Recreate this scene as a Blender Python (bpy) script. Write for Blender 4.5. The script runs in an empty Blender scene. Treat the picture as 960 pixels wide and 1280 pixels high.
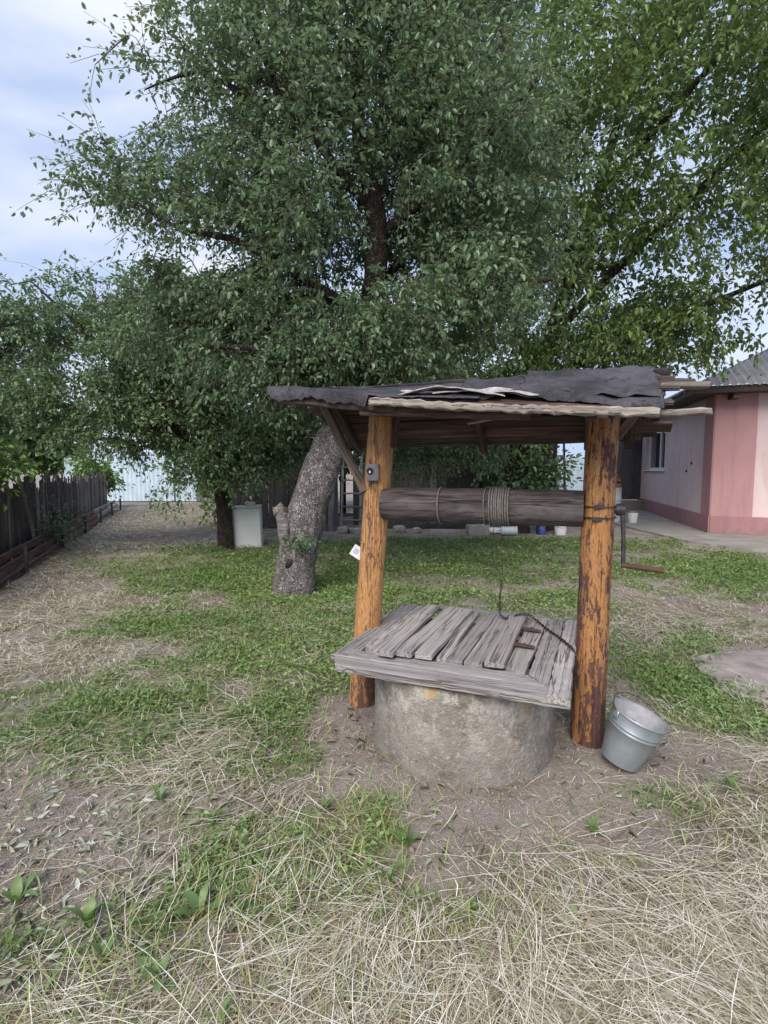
import bpy, bmesh, math, random
import numpy as np
from mathutils import Vector, Matrix, noise as mnoise

# ------------------------------------------------------------------ scene, camera, sky, sun
S = bpy.context.scene
COL = S.collection
R = math.radians
random.seed(7)
rng = np.random.default_rng(11)

cam = bpy.data.cameras.new('camera')
cam.sensor_fit = 'VERTICAL'
cam.sensor_height = 36.0
cam.lens = 660 / 1280 * 36.0
cam.clip_start = 0.05
cam.clip_end = 3000
cam_o = bpy.data.objects.new('camera', cam)
COL.objects.link(cam_o)
cam_o.location = (0, 0, 1.5)
cam_o.rotation_euler = (R(90) - math.atan(55 / 660), 0, 0)
S.camera = cam_o

SUN_EL, SUN_AZ = 42.0, 200.0        # azimuth clockwise from +Y: behind the camera, a little left
wd = bpy.data.worlds.new('World')
S.world = wd
wd.use_nodes = True
wn = wd.node_tree
wn.nodes.clear()


def wnode(t, **k):
    n = wn.nodes.new(t)
    for a, v in k.items():
        setattr(n, a, v)
    return n


wo = wnode('ShaderNodeOutputWorld')
bg = wnode('ShaderNodeBackground')
bg.inputs['Strength'].default_value = 0.1
sky = wnode('ShaderNodeTexSky', sky_type='NISHITA', sun_disc=False)
sky.sun_elevation = R(SUN_EL)
sky.sun_rotation = R(SUN_AZ)
sky.air_density = 1.0
sky.dust_density = 1.0
tc = wnode('ShaderNodeTexCoord')
mp = wnode('ShaderNodeMapping')
mp.inputs['Scale'].default_value = (1.0, 1.0, 2.6)
mp.inputs['Rotation'].default_value = (0.1, 0.25, 0.4)
nz = wnode('ShaderNodeTexNoise')
nz.inputs['Scale'].default_value = 1.9
nz.inputs['Detail'].default_value = 7
nz.inputs['Roughness'].default_value = 0.5
nz.inputs['Distortion'].default_value = 0.35
cr = wnode('ShaderNodeValToRGB')
cr.color_ramp.elements[0].position = 0.43
cr.color_ramp.elements[0].color = (2.6, 3.35, 5.1, 1)
cr.color_ramp.elements[1].position = 0.68
cr.color_ramp.elements[1].color = (5.6, 5.8, 6.2, 1)
mx = wnode('ShaderNodeMix', data_type='RGBA')
mx.inputs['Factor'].default_value = 0.88
L = wn.links.new
L(tc.outputs['Generated'], mp.inputs['Vector'])
L(mp.outputs['Vector'], nz.inputs['Vector'])
L(nz.outputs['Fac'], cr.inputs['Fac'])
L(sky.outputs['Color'], mx.inputs['A'])
L(cr.outputs['Color'], mx.inputs['B'])
L(mx.outputs['Result'], bg.inputs['Color'])
L(bg.outputs['Background'], wo.inputs['Surface'])

sl = bpy.data.lights.new('sun', 'SUN')
sl.energy = 2.5
sl.angle = R(42)
sl.color = (1.0, 0.94, 0.85)
so = bpy.data.objects.new('sun', sl)
COL.objects.link(so)
so.rotation_euler = (R(90 - SUN_EL), 0, R(180 - SUN_AZ))
so.location = (0, -5, 12)

S.view_settings.view_transform = 'Standard'
S.view_settings.look = 'None'
S.view_settings.gamma = 1
S.view_settings.use_curve_mapping = False
S.view_settings.exposure = 0.92
S.render.engine = 'CYCLES'
S.cycles.max_bounces = 6
S.cycles.diffuse_bounces = 3
S.cycles.transparent_max_bounces = 4


# ------------------------------------------------------------------ numpy noise
def _h(i, j, s):
    v = (i.astype(np.int64) * 374761393 + j.astype(np.int64) * 668265263 + s * 974634777) & 0xffffffff
    v = ((v ^ (v >> 13)) * 1274126177) & 0xffffffff
    v = v ^ (v >> 16)
    return (v & 0xffff) / 65535.0


def vnoise(x, y, s=0):
    x = np.asarray(x, float)
    y = np.asarray(y, float)
    i = np.floor(x).astype(np.int64)
    j = np.floor(y).astype(np.int64)
    fx = x - i
    fy = y - j
    fx = fx * fx * (3 - 2 * fx)
    fy = fy * fy * (3 - 2 * fy)
    a = _h(i, j, s) * (1 - fx) + _h(i + 1, j, s) * fx
    b = _h(i, j + 1, s) * (1 - fx) + _h(i + 1, j + 1, s) * fx
    return a * (1 - fy) + b * fy


def fbm(x, y, s=0, o=4):
    t, a, n = 0, 0.5, 0
    x = np.asarray(x, float)
    y = np.asarray(y, float)
    for k in range(o):
        t = t + a * vnoise(x, y, s + k)
        n += a
        a *= 0.5
        x = x * 2.03 + 3.1
        y = y * 2.03 + 1.7
    return t / n


def noise3(P, s=0):
    P = np.asarray(P, float)
    return (vnoise(P[:, 0] + 7.3 * P[:, 2], P[:, 1] + 0.37 * P[:, 2], s) + vnoise(P[:, 1] * 1.1 + 31, P[:, 2] * 1.1 - P[:, 0] * 0.4, s + 5)
            + vnoise(P[:, 2] * 0.9 - 11, P[:, 0] * 0.9 + P[:, 1] * 0.3, s + 9)) / 3


# ------------------------------------------------------------------ object helpers
W = {}


def link(o, parent=None, M=None):
    COL.objects.link(o)
    M = M or Matrix.Identity(4)
    W[o] = M
    if parent is not None:
        o.parent = parent
        o.matrix_local = W[parent].inverted() @ M
    else:
        o.matrix_world = M
    return o


def tag(o, label=None, cat=None, group=None, kind=None):
    if label:
        o['label'] = label
    if cat:
        o['category'] = cat
    if group:
        o['group'] = group
    if kind:
        o['kind'] = kind
    return o


def thing(name, loc, label, cat, group=None):
    o = bpy.data.objects.new(name, None)
    o.empty_display_size = 0.1
    link(o, None, Matrix.Translation(Vector(loc)))
    return tag(o, label, cat, group)


def shade(me, smooth=True, ang=None):
    if smooth:
        me.polygons.foreach_set('use_smooth', np.ones(len(me.polygons), bool))
    if ang is not None:
        me.set_sharp_from_angle(angle=R(ang))


def mesh(name, verts, faces, mat, smooth=False, ang=None):
    me = bpy.data.meshes.new(name)
    me.from_pydata([tuple(v) for v in verts], [], [tuple(f) for f in faces])
    me.update()
    if mat:
        me.materials.append(mat)
    if smooth:
        shade(me, True, ang)
    return me


def big_mesh(name, V, F, mat, smooth=False, attrs=None):
    """V (n,3), F (m,k) fixed polygon size, attrs: name -> (n,) per-vertex floats"""
    me = bpy.data.meshes.new(name)
    V = np.ascontiguousarray(V, np.float32)
    F = np.ascontiguousarray(F, np.int32)
    me.vertices.add(len(V))
    me.vertices.foreach_set('co', V.ravel())
    me.loops.add(F.size)
    me.loops.foreach_set('vertex_index', F.ravel())
    me.polygons.add(len(F))
    me.polygons.foreach_set('loop_start', np.arange(0, F.size, F.shape[1], dtype=np.int32))
    me.update(calc_edges=True)
    if attrs:
        for k, v in attrs.items():
            a = me.attributes.new(k, 'FLOAT', 'POINT')
            a.data.foreach_set('value', np.ascontiguousarray(v, np.float32))
    me.materials.append(mat)
    if smooth:
        shade(me)
    return me


def obj(name, me, parent=None, M=None):
    return link(bpy.data.objects.new(name, me), parent, M)


def wobj(name, verts, faces, mat, parent=None, origin=None, smooth=False, ang=None):
    """mesh given in world coordinates; origin moves the object's own origin"""
    o = Vector(origin) if origin is not None else (W[parent].translation if parent is not None else Vector((0, 0, 0)))
    v = [Vector(p) - o for p in verts]
    return obj(name, mesh(name, v, faces, mat, smooth, ang), parent, Matrix.Translation(o))


def frame(p0, p1, up=(0, 0, 1)):
    p0, p1 = Vector(p0), Vector(p1)
    x = (p1 - p0).normalized()
    u = Vector(up)
    if abs(x.dot(u)) > 0.98:
        u = Vector((0, 1, 0))
    y = u.cross(x).normalized()
    z = x.cross(y)
    M = Matrix((x, y, z)).transposed().to_4x4()
    M.translation = p0
    return M


def plank_mesh(name, ln, w, t, mat, nseg=4, jit=0.004, cham=0.006, seed=0, warp=0.0, cut0=0.0, cut1=0.0):
    """board along +x from 0 to ln, width along y, thickness along z; ragged edges; cut0/cut1 skew the ends"""
    r = random.Random(seed)
    V, F = [], []
    cham = min(cham, w * 0.3, t * 0.35)
    h, q = w / 2, t / 2
    sec = [(-h, -q + cham), (-h + cham, -q), (h - cham, -q), (h, -q + cham), (h, q - cham), (h - cham, q), (-h + cham, q), (-h, q - cham)]
    ph = r.random() * 6
    for i in range(nseg + 1):
        s = i / nseg
        dl, dr = r.uniform(-jit, jit), r.uniform(-jit, jit)
        dz = warp * math.sin(s * 3.3 + ph) + r.uniform(-jit, jit) * 0.4
        tw = r.uniform(-jit, jit) * 0.5
        for (y, z) in sec:
            x = s * ln
            if i == 0:
                x += cut0 * (y / h) + r.uniform(-jit, jit) * 0.6
            if i == nseg:
                x += cut1 * (y / h) + r.uniform(-jit, jit) * 0.6
            V.append((x, y + (dl if y < 0 else dr), z + dz + tw * (1 if y > 0 else -1)))
    for i in range(nseg):
        for k in range(8):
            a = i * 8 + k
            b = i * 8 + (k + 1) % 8
            F.append((a, a + 8, b + 8, b))
    F.append(tuple(range(7, -1, -1))[::-1])
    F.append(tuple(nseg * 8 + k for k in range(7, -1, -1)))
    return mesh(name, V, F, mat)


def plank(name, mat, parent, p0, p1, w, t, up=(0, 0, 1), **k):
    M = frame(p0, p1, up)
    ln = (Vector(p1) - Vector(p0)).length
    return obj(name, plank_mesh(name, ln, w, t, mat, **k), parent, M)


def smooth_path(pts, n):
    P = [Vector(p[:3]) for p in pts]
    rad = [p[3] if len(p) > 3 else 0 for p in pts]
    out = []
    m = len(P)
    for i in range(n + 1):
        s = i / n * (m - 1)
        k = min(int(s), m - 2)
        t = s - k
        p0, p1, p2, p3 = P[max(k - 1, 0)], P[k], P[k + 1], P[min(k + 2, m - 1)]
        q = 0.5 * ((2 * p1) + (p2 - p0) * t + (2 * p0 - 5 * p1 + 4 * p2 - p3) * t * t + (3 * p1 - p0 - 3 * p2 + p3) * t ** 3)
        out.append((q, rad[k] * (1 - t) + rad[k + 1] * t))
    return out


def tube(pts, n=8, seg=12, fn=None, caps=True):
    """pts (x,y,z,r); fn(angle, s, p) -> radius factor"""
    path = smooth_path(pts, seg)
    V, F = [], []
    ref = None
    for i, (p, r) in enumerate(path):
        d = (path[min(i + 1, seg)][0] - path[max(i - 1, 0)][0]).normalized()
        if ref is None:
            ref = Vector((0, 1, 0)) if abs(d.y) < 0.9 else Vector((1, 0, 0))
        a = (ref - d * ref.dot(d)).normalized()
        ref = a
        b = d.cross(a)
        for k in range(n):
            th = 2 * math.pi * k / n
            v = a * math.cos(th) + b * math.sin(th)
            f = fn(th, i / seg, p + v * r) if fn else 1.0
            V.append(p + v * r * f)
    for i in range(seg):
        for k in range(n):
            a, b = i * n + k, i * n + (k + 1) % n
            F.append((a, b, b + n, a + n))
    if caps:
        F.append(tuple(range(n - 1, -1, -1)))
        F.append(tuple(seg * n + k for k in range(n)))
    return V, F


def box_vf(lo, hi):
    x0, y0, z0 = lo
    x1, y1, z1 = hi
    V = [(x0, y0, z0), (x1, y0, z0), (x1, y1, z0), (x0, y1, z0), (x0, y0, z1), (x1, y0, z1), (x1, y1, z1), (x0, y1, z1)]
    F = [(0, 3, 2, 1), (4, 5, 6, 7), (0, 1, 5, 4), (1, 2, 6, 5), (2, 3, 7, 6), (3, 0, 4, 7)]
    return V, F


def bev_mesh(name, lo, hi, mat, bev=0.01, seg=2):
    bm = bmesh.new()
    V, F = box_vf(lo, hi)
    vs = [bm.verts.new(v) for v in V]
    for f in F:
        bm.faces.new([vs[i] for i in f])
    bmesh.ops.bevel(bm, geom=list(bm.edges), offset=bev, segments=seg, affect='EDGES', profile=0.6)
    me = bpy.data.meshes.new(name)
    bm.to_mesh(me)
    bm.free()
    me.materials.append(mat)
    shade(me, True, 40)
    return me


def lathe(prof, n=32, closed=False):
    """prof [(r,z)] -> V,F about z"""
    V, F = [], []
    m = len(prof)
    for (r, z) in prof:
        for k in range(n):
            th = 2 * math.pi * k / n
            V.append((r * math.cos(th), r * math.sin(th), z))
    for i in range(m - 1 if not closed else m):
        j = (i + 1) % m
        for k in range(n):
            b = (k + 1) % n
            F.append((i * n + k, i * n + b, j * n + b, j * n + k))
    return V, F


# ------------------------------------------------------------------ materials
class NT:
    def __init__(s, name):
        s.m = bpy.data.materials.new(name)
        s.m.use_nodes = True
        s.t = s.m.node_tree
        s.b = s.t.nodes['Principled BSDF']

    def n(s, typ, ins=None, **kw):
        nd = s.t.nodes.new('ShaderNode' + typ)
        for a, v in kw.items():
            setattr(nd, a, v)
        for k, v in (ins or {}).items():
            s.put(nd.inputs[k], v)
        return nd

    def put(s, sock, v):
        if isinstance(v, bpy.types.NodeSocket):
            s.t.links.new(v, sock)
        else:
            if hasattr(v, '__len__') and len(v) == 3 and len(sock.default_value) == 4:
                v = (*v, 1)
            sock.default_value = v

    def ramp(s, fac, stops, mode='LINEAR'):
        r = s.n('ValToRGB', {'Fac': fac})
        cr = r.color_ramp
        cr.interpolation = mode
        while len(cr.elements) < len(stops):
            cr.elements.new(0.5)
        for e, (p, c) in zip(cr.elements, stops):
            e.position = p
            e.color = (*c, 1) if hasattr(c, '__len__') else (c, c, c, 1)
        return r.outputs['Color']

    def mix(s, f, a, b, blend='MIX'):
        m = s.n('Mix', data_type='RGBA', blend_type=blend)
        s.put(m.inputs['Factor'], f)
        s.put(m.inputs['A'], a)
        s.put(m.inputs['B'], b)
        return m.outputs['Result']

    def math(s, op, a, b=0.0):
        m = s.n('Math', operation=op)
        s.put(m.inputs[0], a)
        s.put(m.inputs[1], b)
        return m.outputs[0]

    def coords(s, scale=(1, 1, 1), rnd=True, kind='Object'):
        c = s.n('TexCoord').outputs[kind]
        if rnd:
            oi = s.n('ObjectInfo').outputs['Random']
            v = s.n('CombineXYZ', {'X': s.math('MULTIPLY', oi, 17.0), 'Y': s.math('MULTIPLY', oi, 31.0), 'Z': s.math('MULTIPLY', oi, 23.0)})
            c = s.n('VectorMath', {0: c, 1: v.outputs[0]}, operation='ADD').outputs[0]
        return s.n('Mapping', {'Vector': c, 'Scale': scale}).outputs[0]

    def noise(s, vec, scale=5.0, detail=4, rough=0.55, dist=0.0):
        return s.n('TexNoise', {'Vector': vec, 'Scale': scale, 'Detail': detail, 'Roughness': rough, 'Distortion': dist}).outputs['Fac']

    def bump(s, h, strength=0.4, dist=0.01):
        b = s.n('Bump', {'Height': h, 'Strength': strength, 'Distance': dist})
        s.t.links.new(b.outputs[0], s.b.inputs['Normal'])
        return b

    def done(s, col=None, rough=0.8, metal=0.0, spec=0.3):
        if col is not None:
            s.put(s.b.inputs['Base Color'], col)
        s.put(s.b.inputs['Roughness'], rough)
        s.b.inputs['Metallic'].default_value = metal
        s.b.inputs['Specular IOR Level'].default_value = spec
        return s.m


def wood(name, dark, mid, light, grain=(2.2, 38, 38), stain=None, bump=0.5, rough=0.85, crack=True, dist=0.25):
    t = NT(name)
    c = t.coords(grain)
    c2 = t.coords((1, 1, 1))
    g = t.noise(c, 1.0, 6, 0.62, dist)
    col = t.ramp(g, [(0.28, dark), (0.5, mid), (0.72, light)])
    big = t.noise(c2, 3.5, 4, 0.6)
    oi = t.n('ObjectInfo').outputs['Random']
    col = t.mix(t.math('MULTIPLY', t.ramp(big, [(0.4, 0.0), (0.65, 1.0)]), 0.5), col, stain or dark)
    v = t.n('Mapping', {'Vector': c2, 'Scale': (0.9, 30, 30)}).outputs[0]
    fc = t.noise(v, 1.0, 3, 0.5, 0.25)
    h = g
    if crack:
        ck = t.ramp(fc, [(0.475, 1.0), (0.496, 0.0), (0.504, 0.0), (0.525, 1.0)])
        col = t.mix(t.math('MULTIPLY', t.math('SUBTRACT', 1.0, ck), 0.75), col, (dark[0] * 0.25, dark[1] * 0.25, dark[2] * 0.25))
        h = t.math('ADD', g, t.math('MULTIPLY', ck, 0.8))
    br = t.math('ADD', t.math('MULTIPLY', oi, 0.42), 0.78)
    hsv = t.n('HueSaturation', {'Color': col, 'Value': br})
    t.bump(h, bump, 0.008)
    return t.done(hsv.outputs[0], rough, 0, 0.2)


def mk_painted(name, peel, bias_z, paintA, paintB, under):
    t = NT(name)
    c = t.n('TexCoord').outputs['Object']
    z = t.n('SeparateXYZ', {0: c}).outputs['Z']
    st = t.n('Mapping', {'Vector': c, 'Scale': (42, 42, 11)}).outputs[0]
    n1 = t.noise(st, 1.0, 7, 0.68, 0.5)
    n2 = t.noise(t.n('Mapping', {'Vector': c, 'Scale': (9, 9, 2.2)}).outputs[0], 1.0, 4, 0.6)
    n3 = t.noise(t.n('Mapping', {'Vector': c, 'Scale': (130, 130, 34)}).outputs[0], 1.0, 5, 0.7)
    low = t.math('MULTIPLY', t.n('MapRange', {'Value': z, 'From Min': 0.0, 'From Max': 1.15, 'To Min': 1.0, 'To Max': 0.0}).outputs[0], bias_z)
    f = t.math('ADD', t.math('ADD', t.math('MULTIPLY', n1, 0.5), t.math('MULTIPLY', n2, 0.42)), t.math('ADD', low, t.math('MULTIPLY', n3, 0.32)))
    mask = t.ramp(f, [(peel - 0.012, 0.0), (peel + 0.012, 1.0)])
    paint = t.mix(n2, paintA, paintB)
    paint = t.mix(t.math('MULTIPLY', t.ramp(n1, [(0.35, 1.0), (0.55, 0.0)]), 0.45), paint, (paintA[0] * 0.55, paintA[1] * 0.5, paintA[2] * 0.5))
    paint = t.mix(t.math('MULTIPLY', t.ramp(n3, [(0.38, 1.0), (0.56, 0.0)]), 0.6), paint, (paintA[0] * 0.5, paintA[1] * 0.5, paintA[2] * 0.6))
    paint = t.mix(t.math('MULTIPLY', t.ramp(n3, [(0.55, 0.0), (0.7, 1.0)]), 0.35), paint, (0.55, 0.4, 0.25))
    wn_ = t.noise(t.n('Mapping', {'Vector': c, 'Scale': (60, 60, 4)}).outputs[0], 1.0, 5, 0.6)
    und = t.mix(wn_, under, (under[0] * 3.6, under[1] * 3.2, under[2] * 3.4))
    und = t.mix(t.math('MULTIPLY', t.ramp(low, [(0.1, 0.0), (0.26, 1.0)]), 0.55), und, (0.13, 0.095, 0.085))
    ckn = t.noise(t.n('Mapping', {'Vector': c, 'Scale': (24, 24, 0.8)}).outputs[0], 1.0, 4, 0.55, 0.3)
    ck = t.ramp(ckn, [(0.482, 0.0), (0.497, 1.0), (0.503, 1.0), (0.518, 0.0)])
    col = t.mix(mask, paint, und)
    col = t.mix(t.math('MULTIPLY', ck, 0.6), col, (0.04, 0.022, 0.016))
    h = t.math('SUBTRACT', t.math('ADD', t.math('MULTIPLY', t.math('SUBTRACT', 1.0, mask), 0.5), t.math('MULTIPLY', wn_, 0.5)), ck)
    t.bump(h, 0.7, 0.006)
    rg = t.math('ADD', t.math('MULTIPLY', mask, 0.35), 0.5)
    return t.done(col, rg, 0, 0.3)


def flat_noise(name, a, b, scale=8, bump=0.3, rough=0.85, bscale=60, bdist=0.004, metal=0, spec=0.3, rnd=True):
    t = NT(name)
    c = t.coords((1, 1, 1), rnd)
    n1 = t.noise(c, scale, 6, 0.62)
    n2 = t.noise(c, bscale, 4, 0.6)
    col = t.mix(t.ramp(n1, [(0.3, 0.0), (0.7, 1.0)]), a, b)
    if bump:
        t.bump(t.math('ADD', t.math('MULTIPLY', n1, 0.6), n2), bump, bdist)
    return t.done(col, rough, metal, spec)


M = {}
M['lid'] = wood('weathered_lid_wood', (0.15, 0.135, 0.135), (0.31, 0.285, 0.275), (0.42, 0.395, 0.385), grain=(0.55, 95, 95), stain=(0.22, 0.19, 0.19), dist=0.08)
M['eave'] = wood('bleached_slab_wood', (0.09, 0.075, 0.068), (0.27, 0.24, 0.21), (0.47, 0.43, 0.38), stain=(0.11, 0.085, 0.07))
M['roofwood'] = wood('dark_roof_board', (0.03, 0.023, 0.02), (0.085, 0.062, 0.052), (0.16, 0.125, 0.105), stain=(0.045, 0.033, 0.03))
M['redwood'] = wood('red_brown_board', (0.04, 0.027, 0.023), (0.105, 0.066, 0.054), (0.19, 0.135, 0.11))
M['brace'] = wood('grey_brown_brace', (0.07, 0.05, 0.04), (0.16, 0.12, 0.095), (0.24, 0.19, 0.155))
M['log'] = wood('dark_windlass_log', (0.026, 0.023, 0.024), (0.072, 0.065, 0.066), (0.15, 0.138, 0.138), grain=(7, 24, 24), stain=(0.075, 0.05, 0.046))
M['fence'] = wood('dark_fence_board', (0.03, 0.026, 0.026), (0.075, 0.065, 0.062), (0.13, 0.115, 0.108), crack=False)
M['fence_light'] = wood('grey_fence_board', (0.09, 0.08, 0.074), (0.2, 0.18, 0.165), (0.31, 0.285, 0.26), crack=False)
M['edging'] = wood('red_brown_edging', (0.05, 0.028, 0.026), (0.13, 0.07, 0.062), (0.21, 0.135, 0.12), crack=False)
M['edging_light'] = wood('silvered_edging', (0.2, 0.185, 0.18), (0.4, 0.375, 0.36), (0.52, 0.49, 0.47), crack=False)
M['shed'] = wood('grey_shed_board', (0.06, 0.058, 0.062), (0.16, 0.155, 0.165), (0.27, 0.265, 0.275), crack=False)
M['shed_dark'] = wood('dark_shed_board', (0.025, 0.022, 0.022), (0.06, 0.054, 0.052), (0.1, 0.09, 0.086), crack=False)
M['postL'] = mk_painted('orange_paint_sound', 0.68, 0.06, (0.44, 0.21, 0.075), (0.52, 0.3, 0.13), (0.055, 0.03, 0.024))
M['postR'] = mk_painted('orange_paint_peeling', 0.65, 0.07, (0.38, 0.165, 0.055), (0.48, 0.265, 0.11), (0.04, 0.022, 0.02))


def m_concrete_ring():
    t = NT('mottled_concrete')
    c = t.coords((1, 1, 1), False)
    z = t.n('SeparateXYZ', {0: c}).outputs['Z']
    n1 = t.noise(c, 5, 8, 0.68)
    n2 = t.noise(c, 34, 6, 0.7)
    n3 = t.noise(t.n('Mapping', {'Vector': c, 'Location': (3, 1, 7)}).outputs[0], 7, 7, 0.72)
    n4 = t.noise(c, 120, 3, 0.6)
    n5 = t.noise(t.n('Mapping', {'Vector': c, 'Location': (9, 4, 2)}).outputs[0], 11, 6, 0.7)
    col = t.mix(t.ramp(n1, [(0.35, 0.0), (0.62, 1.0)]), (0.15, 0.138, 0.115), (0.34, 0.315, 0.28))
    top = t.n('MapRange', {'Value': z, 'From Min': 0.12, 'From Max': 0.42, 'To Min': 0.0, 'To Max': 1.0}).outputs[0]
    wh = t.math('MULTIPLY', t.ramp(n5, [(0.48, 0.0), (0.6, 1.0)]), t.math('ADD', t.math('MULTIPLY', top, 0.5), 0.15))
    col = t.mix(wh, col, (0.6, 0.57, 0.53))
    oc = t.math('MULTIPLY', t.ramp(n3, [(0.55, 0.0), (0.62, 1.0)]), t.math('MULTIPLY', top, 0.6))
    col = t.mix(oc, col, (0.5, 0.33, 0.12))
    dk = t.ramp(n2, [(0.56, 0.0), (0.66, 1.0)])
    col = t.mix(t.math('MULTIPLY', dk, 0.5), col, (0.12, 0.11, 0.095))
    damp = t.math('MULTIPLY', t.math('SUBTRACT', 1.0, top), t.ramp(n1, [(0.3, 0.35), (0.7, 0.75)]))
    col = t.mix(t.math('MULTIPLY', damp, 0.6), col, (0.185, 0.15, 0.125))
    fl = t.noise(t.n('Mapping', {'Vector': c, 'Location': (5, 8, 1)}).outputs[0], 48, 6, 0.75)
    col = t.mix(t.math('MULTIPLY', t.ramp(fl, [(0.56, 0.0), (0.63, 1.0)]), 0.55), col, (0.56, 0.53, 0.49))
    t.bump(t.math('ADD', t.math('MULTIPLY', n2, 0.9), t.math('MULTIPLY', n4, 0.4)), 1.0, 0.016)
    return t.done(col, 0.93, 0, 0.15)


M['ring'] = m_concrete_ring()
M['path'] = flat_noise('grey_path_concrete', (0.2, 0.185, 0.17), (0.31, 0.29, 0.27), 2.2, 0.4, 0.9, 45, 0.006, rnd=False)
M['slab'] = flat_noise('worn_slab_concrete', (0.17, 0.14, 0.13), (0.36, 0.31, 0.29), 6, 0.9, 0.9, 55, 0.008, rnd=False)
M['block'] = flat_noise('rubble_block', (0.22, 0.2, 0.19), (0.36, 0.34, 0.32), 9, 0.5, 0.9)
M['brick'] = flat_noise('red_brick', (0.2, 0.07, 0.05), (0.34, 0.14, 0.095), 14, 0.4, 0.9)


def m_felt():
    t = NT('tarred_roofing_felt')
    c = t.coords((1, 1, 1), False)
    n1 = t.noise(c, 4, 6, 0.65)
    n2 = t.noise(c, 90, 3, 0.7)
    n3 = t.noise(c, 14, 6, 0.7)
    col = t.mix(t.ramp(n1, [(0.35, 0.0), (0.65, 1.0)]), (0.02, 0.019, 0.024), (0.085, 0.08, 0.094))
    col = t.mix(t.ramp(n3, [(0.54, 0.0), (0.62, 1.0)]), col, (0.03, 0.026, 0.028))
    col = t.mix(t.math('MULTIPLY', t.ramp(n2, [(0.5, 0.0), (0.75, 1.0)]), 0.3), col, (0.17, 0.162, 0.172))
    t.bump(t.math('ADD', n3, t.math('MULTIPLY', n2, 0.4)), 1.0, 0.02)
    return t.done(col, 0.8, 0, 0.3)


M['felt'] = m_felt()
M['flap'] = flat_noise('pale_torn_felt', (0.2, 0.185, 0.18), (0.52, 0.49, 0.48), 22, 0.6, 0.9, 80, 0.008)
M['rust'] = flat_noise('rusted_iron', (0.06, 0.034, 0.028), (0.13, 0.07, 0.056), 25, 0.4, 0.8, 120, 0.002, 0.2)
M['iron'] = flat_noise('dark_iron', (0.03, 0.028, 0.032), (0.09, 0.085, 0.1), 25, 0.3, 0.55, 120, 0.002, 0.5)
M['chain'] = flat_noise('dark_chain', (0.02, 0.018, 0.02), (0.07, 0.06, 0.06), 25, 0.2, 0.6, 120, 0.002, 0.5)
M['rope'] = flat_noise('grey_wire_rope', (0.09, 0.082, 0.076), (0.2, 0.185, 0.17), 60, 0.4, 0.8, 200, 0.002)
M['zinc'] = flat_noise('galvanised_steel', (0.27, 0.31, 0.34), (0.4, 0.44, 0.47), 9, 0.12, 0.42, 50, 0.002, 0.55, 0.5)
M['zinc_in'] = flat_noise('dirty_zinc_inside', (0.25, 0.25, 0.27), (0.42, 0.42, 0.45), 16, 0.2, 0.6, 60, 0.002, 0.25)
M['mud'] = flat_noise('mud_in_bucket', (0.13, 0.105, 0.095), (0.3, 0.26, 0.24), 30, 0.5, 0.9)
M['box_grey'] = flat_noise('grey_plastic', (0.1, 0.098, 0.105), (0.17, 0.165, 0.17), 20, 0.1, 0.55, 90, 0.001)
M['black'] = flat_noise('black_plastic_and_shade', (0.012, 0.012, 0.013), (0.03, 0.03, 0.03), 20, 0.1, 0.45)
M['white'] = flat_noise('scuffed_white', (0.62, 0.62, 0.63), (0.76, 0.76, 0.76), 12, 0.1, 0.5)
M['print'] = flat_noise('blue_grey_print', (0.22, 0.25, 0.36), (0.32, 0.35, 0.45), 60, 0, 0.6)
M['cabinet'] = flat_noise('aged_white_enamel', (0.58, 0.6, 0.58), (0.72, 0.73, 0.71), 3, 0.15, 0.55)
M['cabinet_top'] = flat_noise('pale_enamel_edge', (0.5, 0.5, 0.45), (0.6, 0.6, 0.55), 6, 0.1, 0.5)
M['blueplastic'] = flat_noise('blue_plastic', (0.03, 0.06, 0.22), (0.06, 0.1, 0.3), 8, 0, 0.4)
M['pipe'] = flat_noise('pale_blue_can', (0.42, 0.48, 0.52), (0.55, 0.6, 0.63), 8, 0.1, 0.45)


def m_stucco(name, a, b):
    t = NT(name)
    c = t.coords((1, 1, 1), False)
    n1 = t.noise(c, 0.9, 5, 0.6)
    n2 = t.noise(c, 70, 4, 0.7)
    st = t.noise(t.n('Mapping', {'Vector': c, 'Scale': (5, 5, 0.7)}).outputs[0], 1, 5, 0.6)
    col = t.mix(t.ramp(n1, [(0.35, 0.0), (0.65, 1.0)]), a, b)
    col = t.mix(t.math('MULTIPLY', t.ramp(st, [(0.5, 0.0), (0.75, 1.0)]), 0.5), col, (a[0] * 0.66, a[1] * 0.66, a[2] * 0.66))
    sz = t.n('SeparateXYZ', {0: c}).outputs['Z']
    spl = t.math('MULTIPLY', t.n('MapRange', {'Value': sz, 'From Min': 0.0, 'From Max': 0.4, 'To Min': 1.0, 'To Max': 0.0}).outputs[0], t.ramp(t.noise(c, 6, 6, 0.7), [(0.4, 0.0), (0.62, 0.8)]))
    col = t.mix(spl, col, (0.2, 0.155, 0.14))
    t.bump(n2, 0.5, 0.01)
    return t.done(col, 0.9, 0, 0.2)


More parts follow.
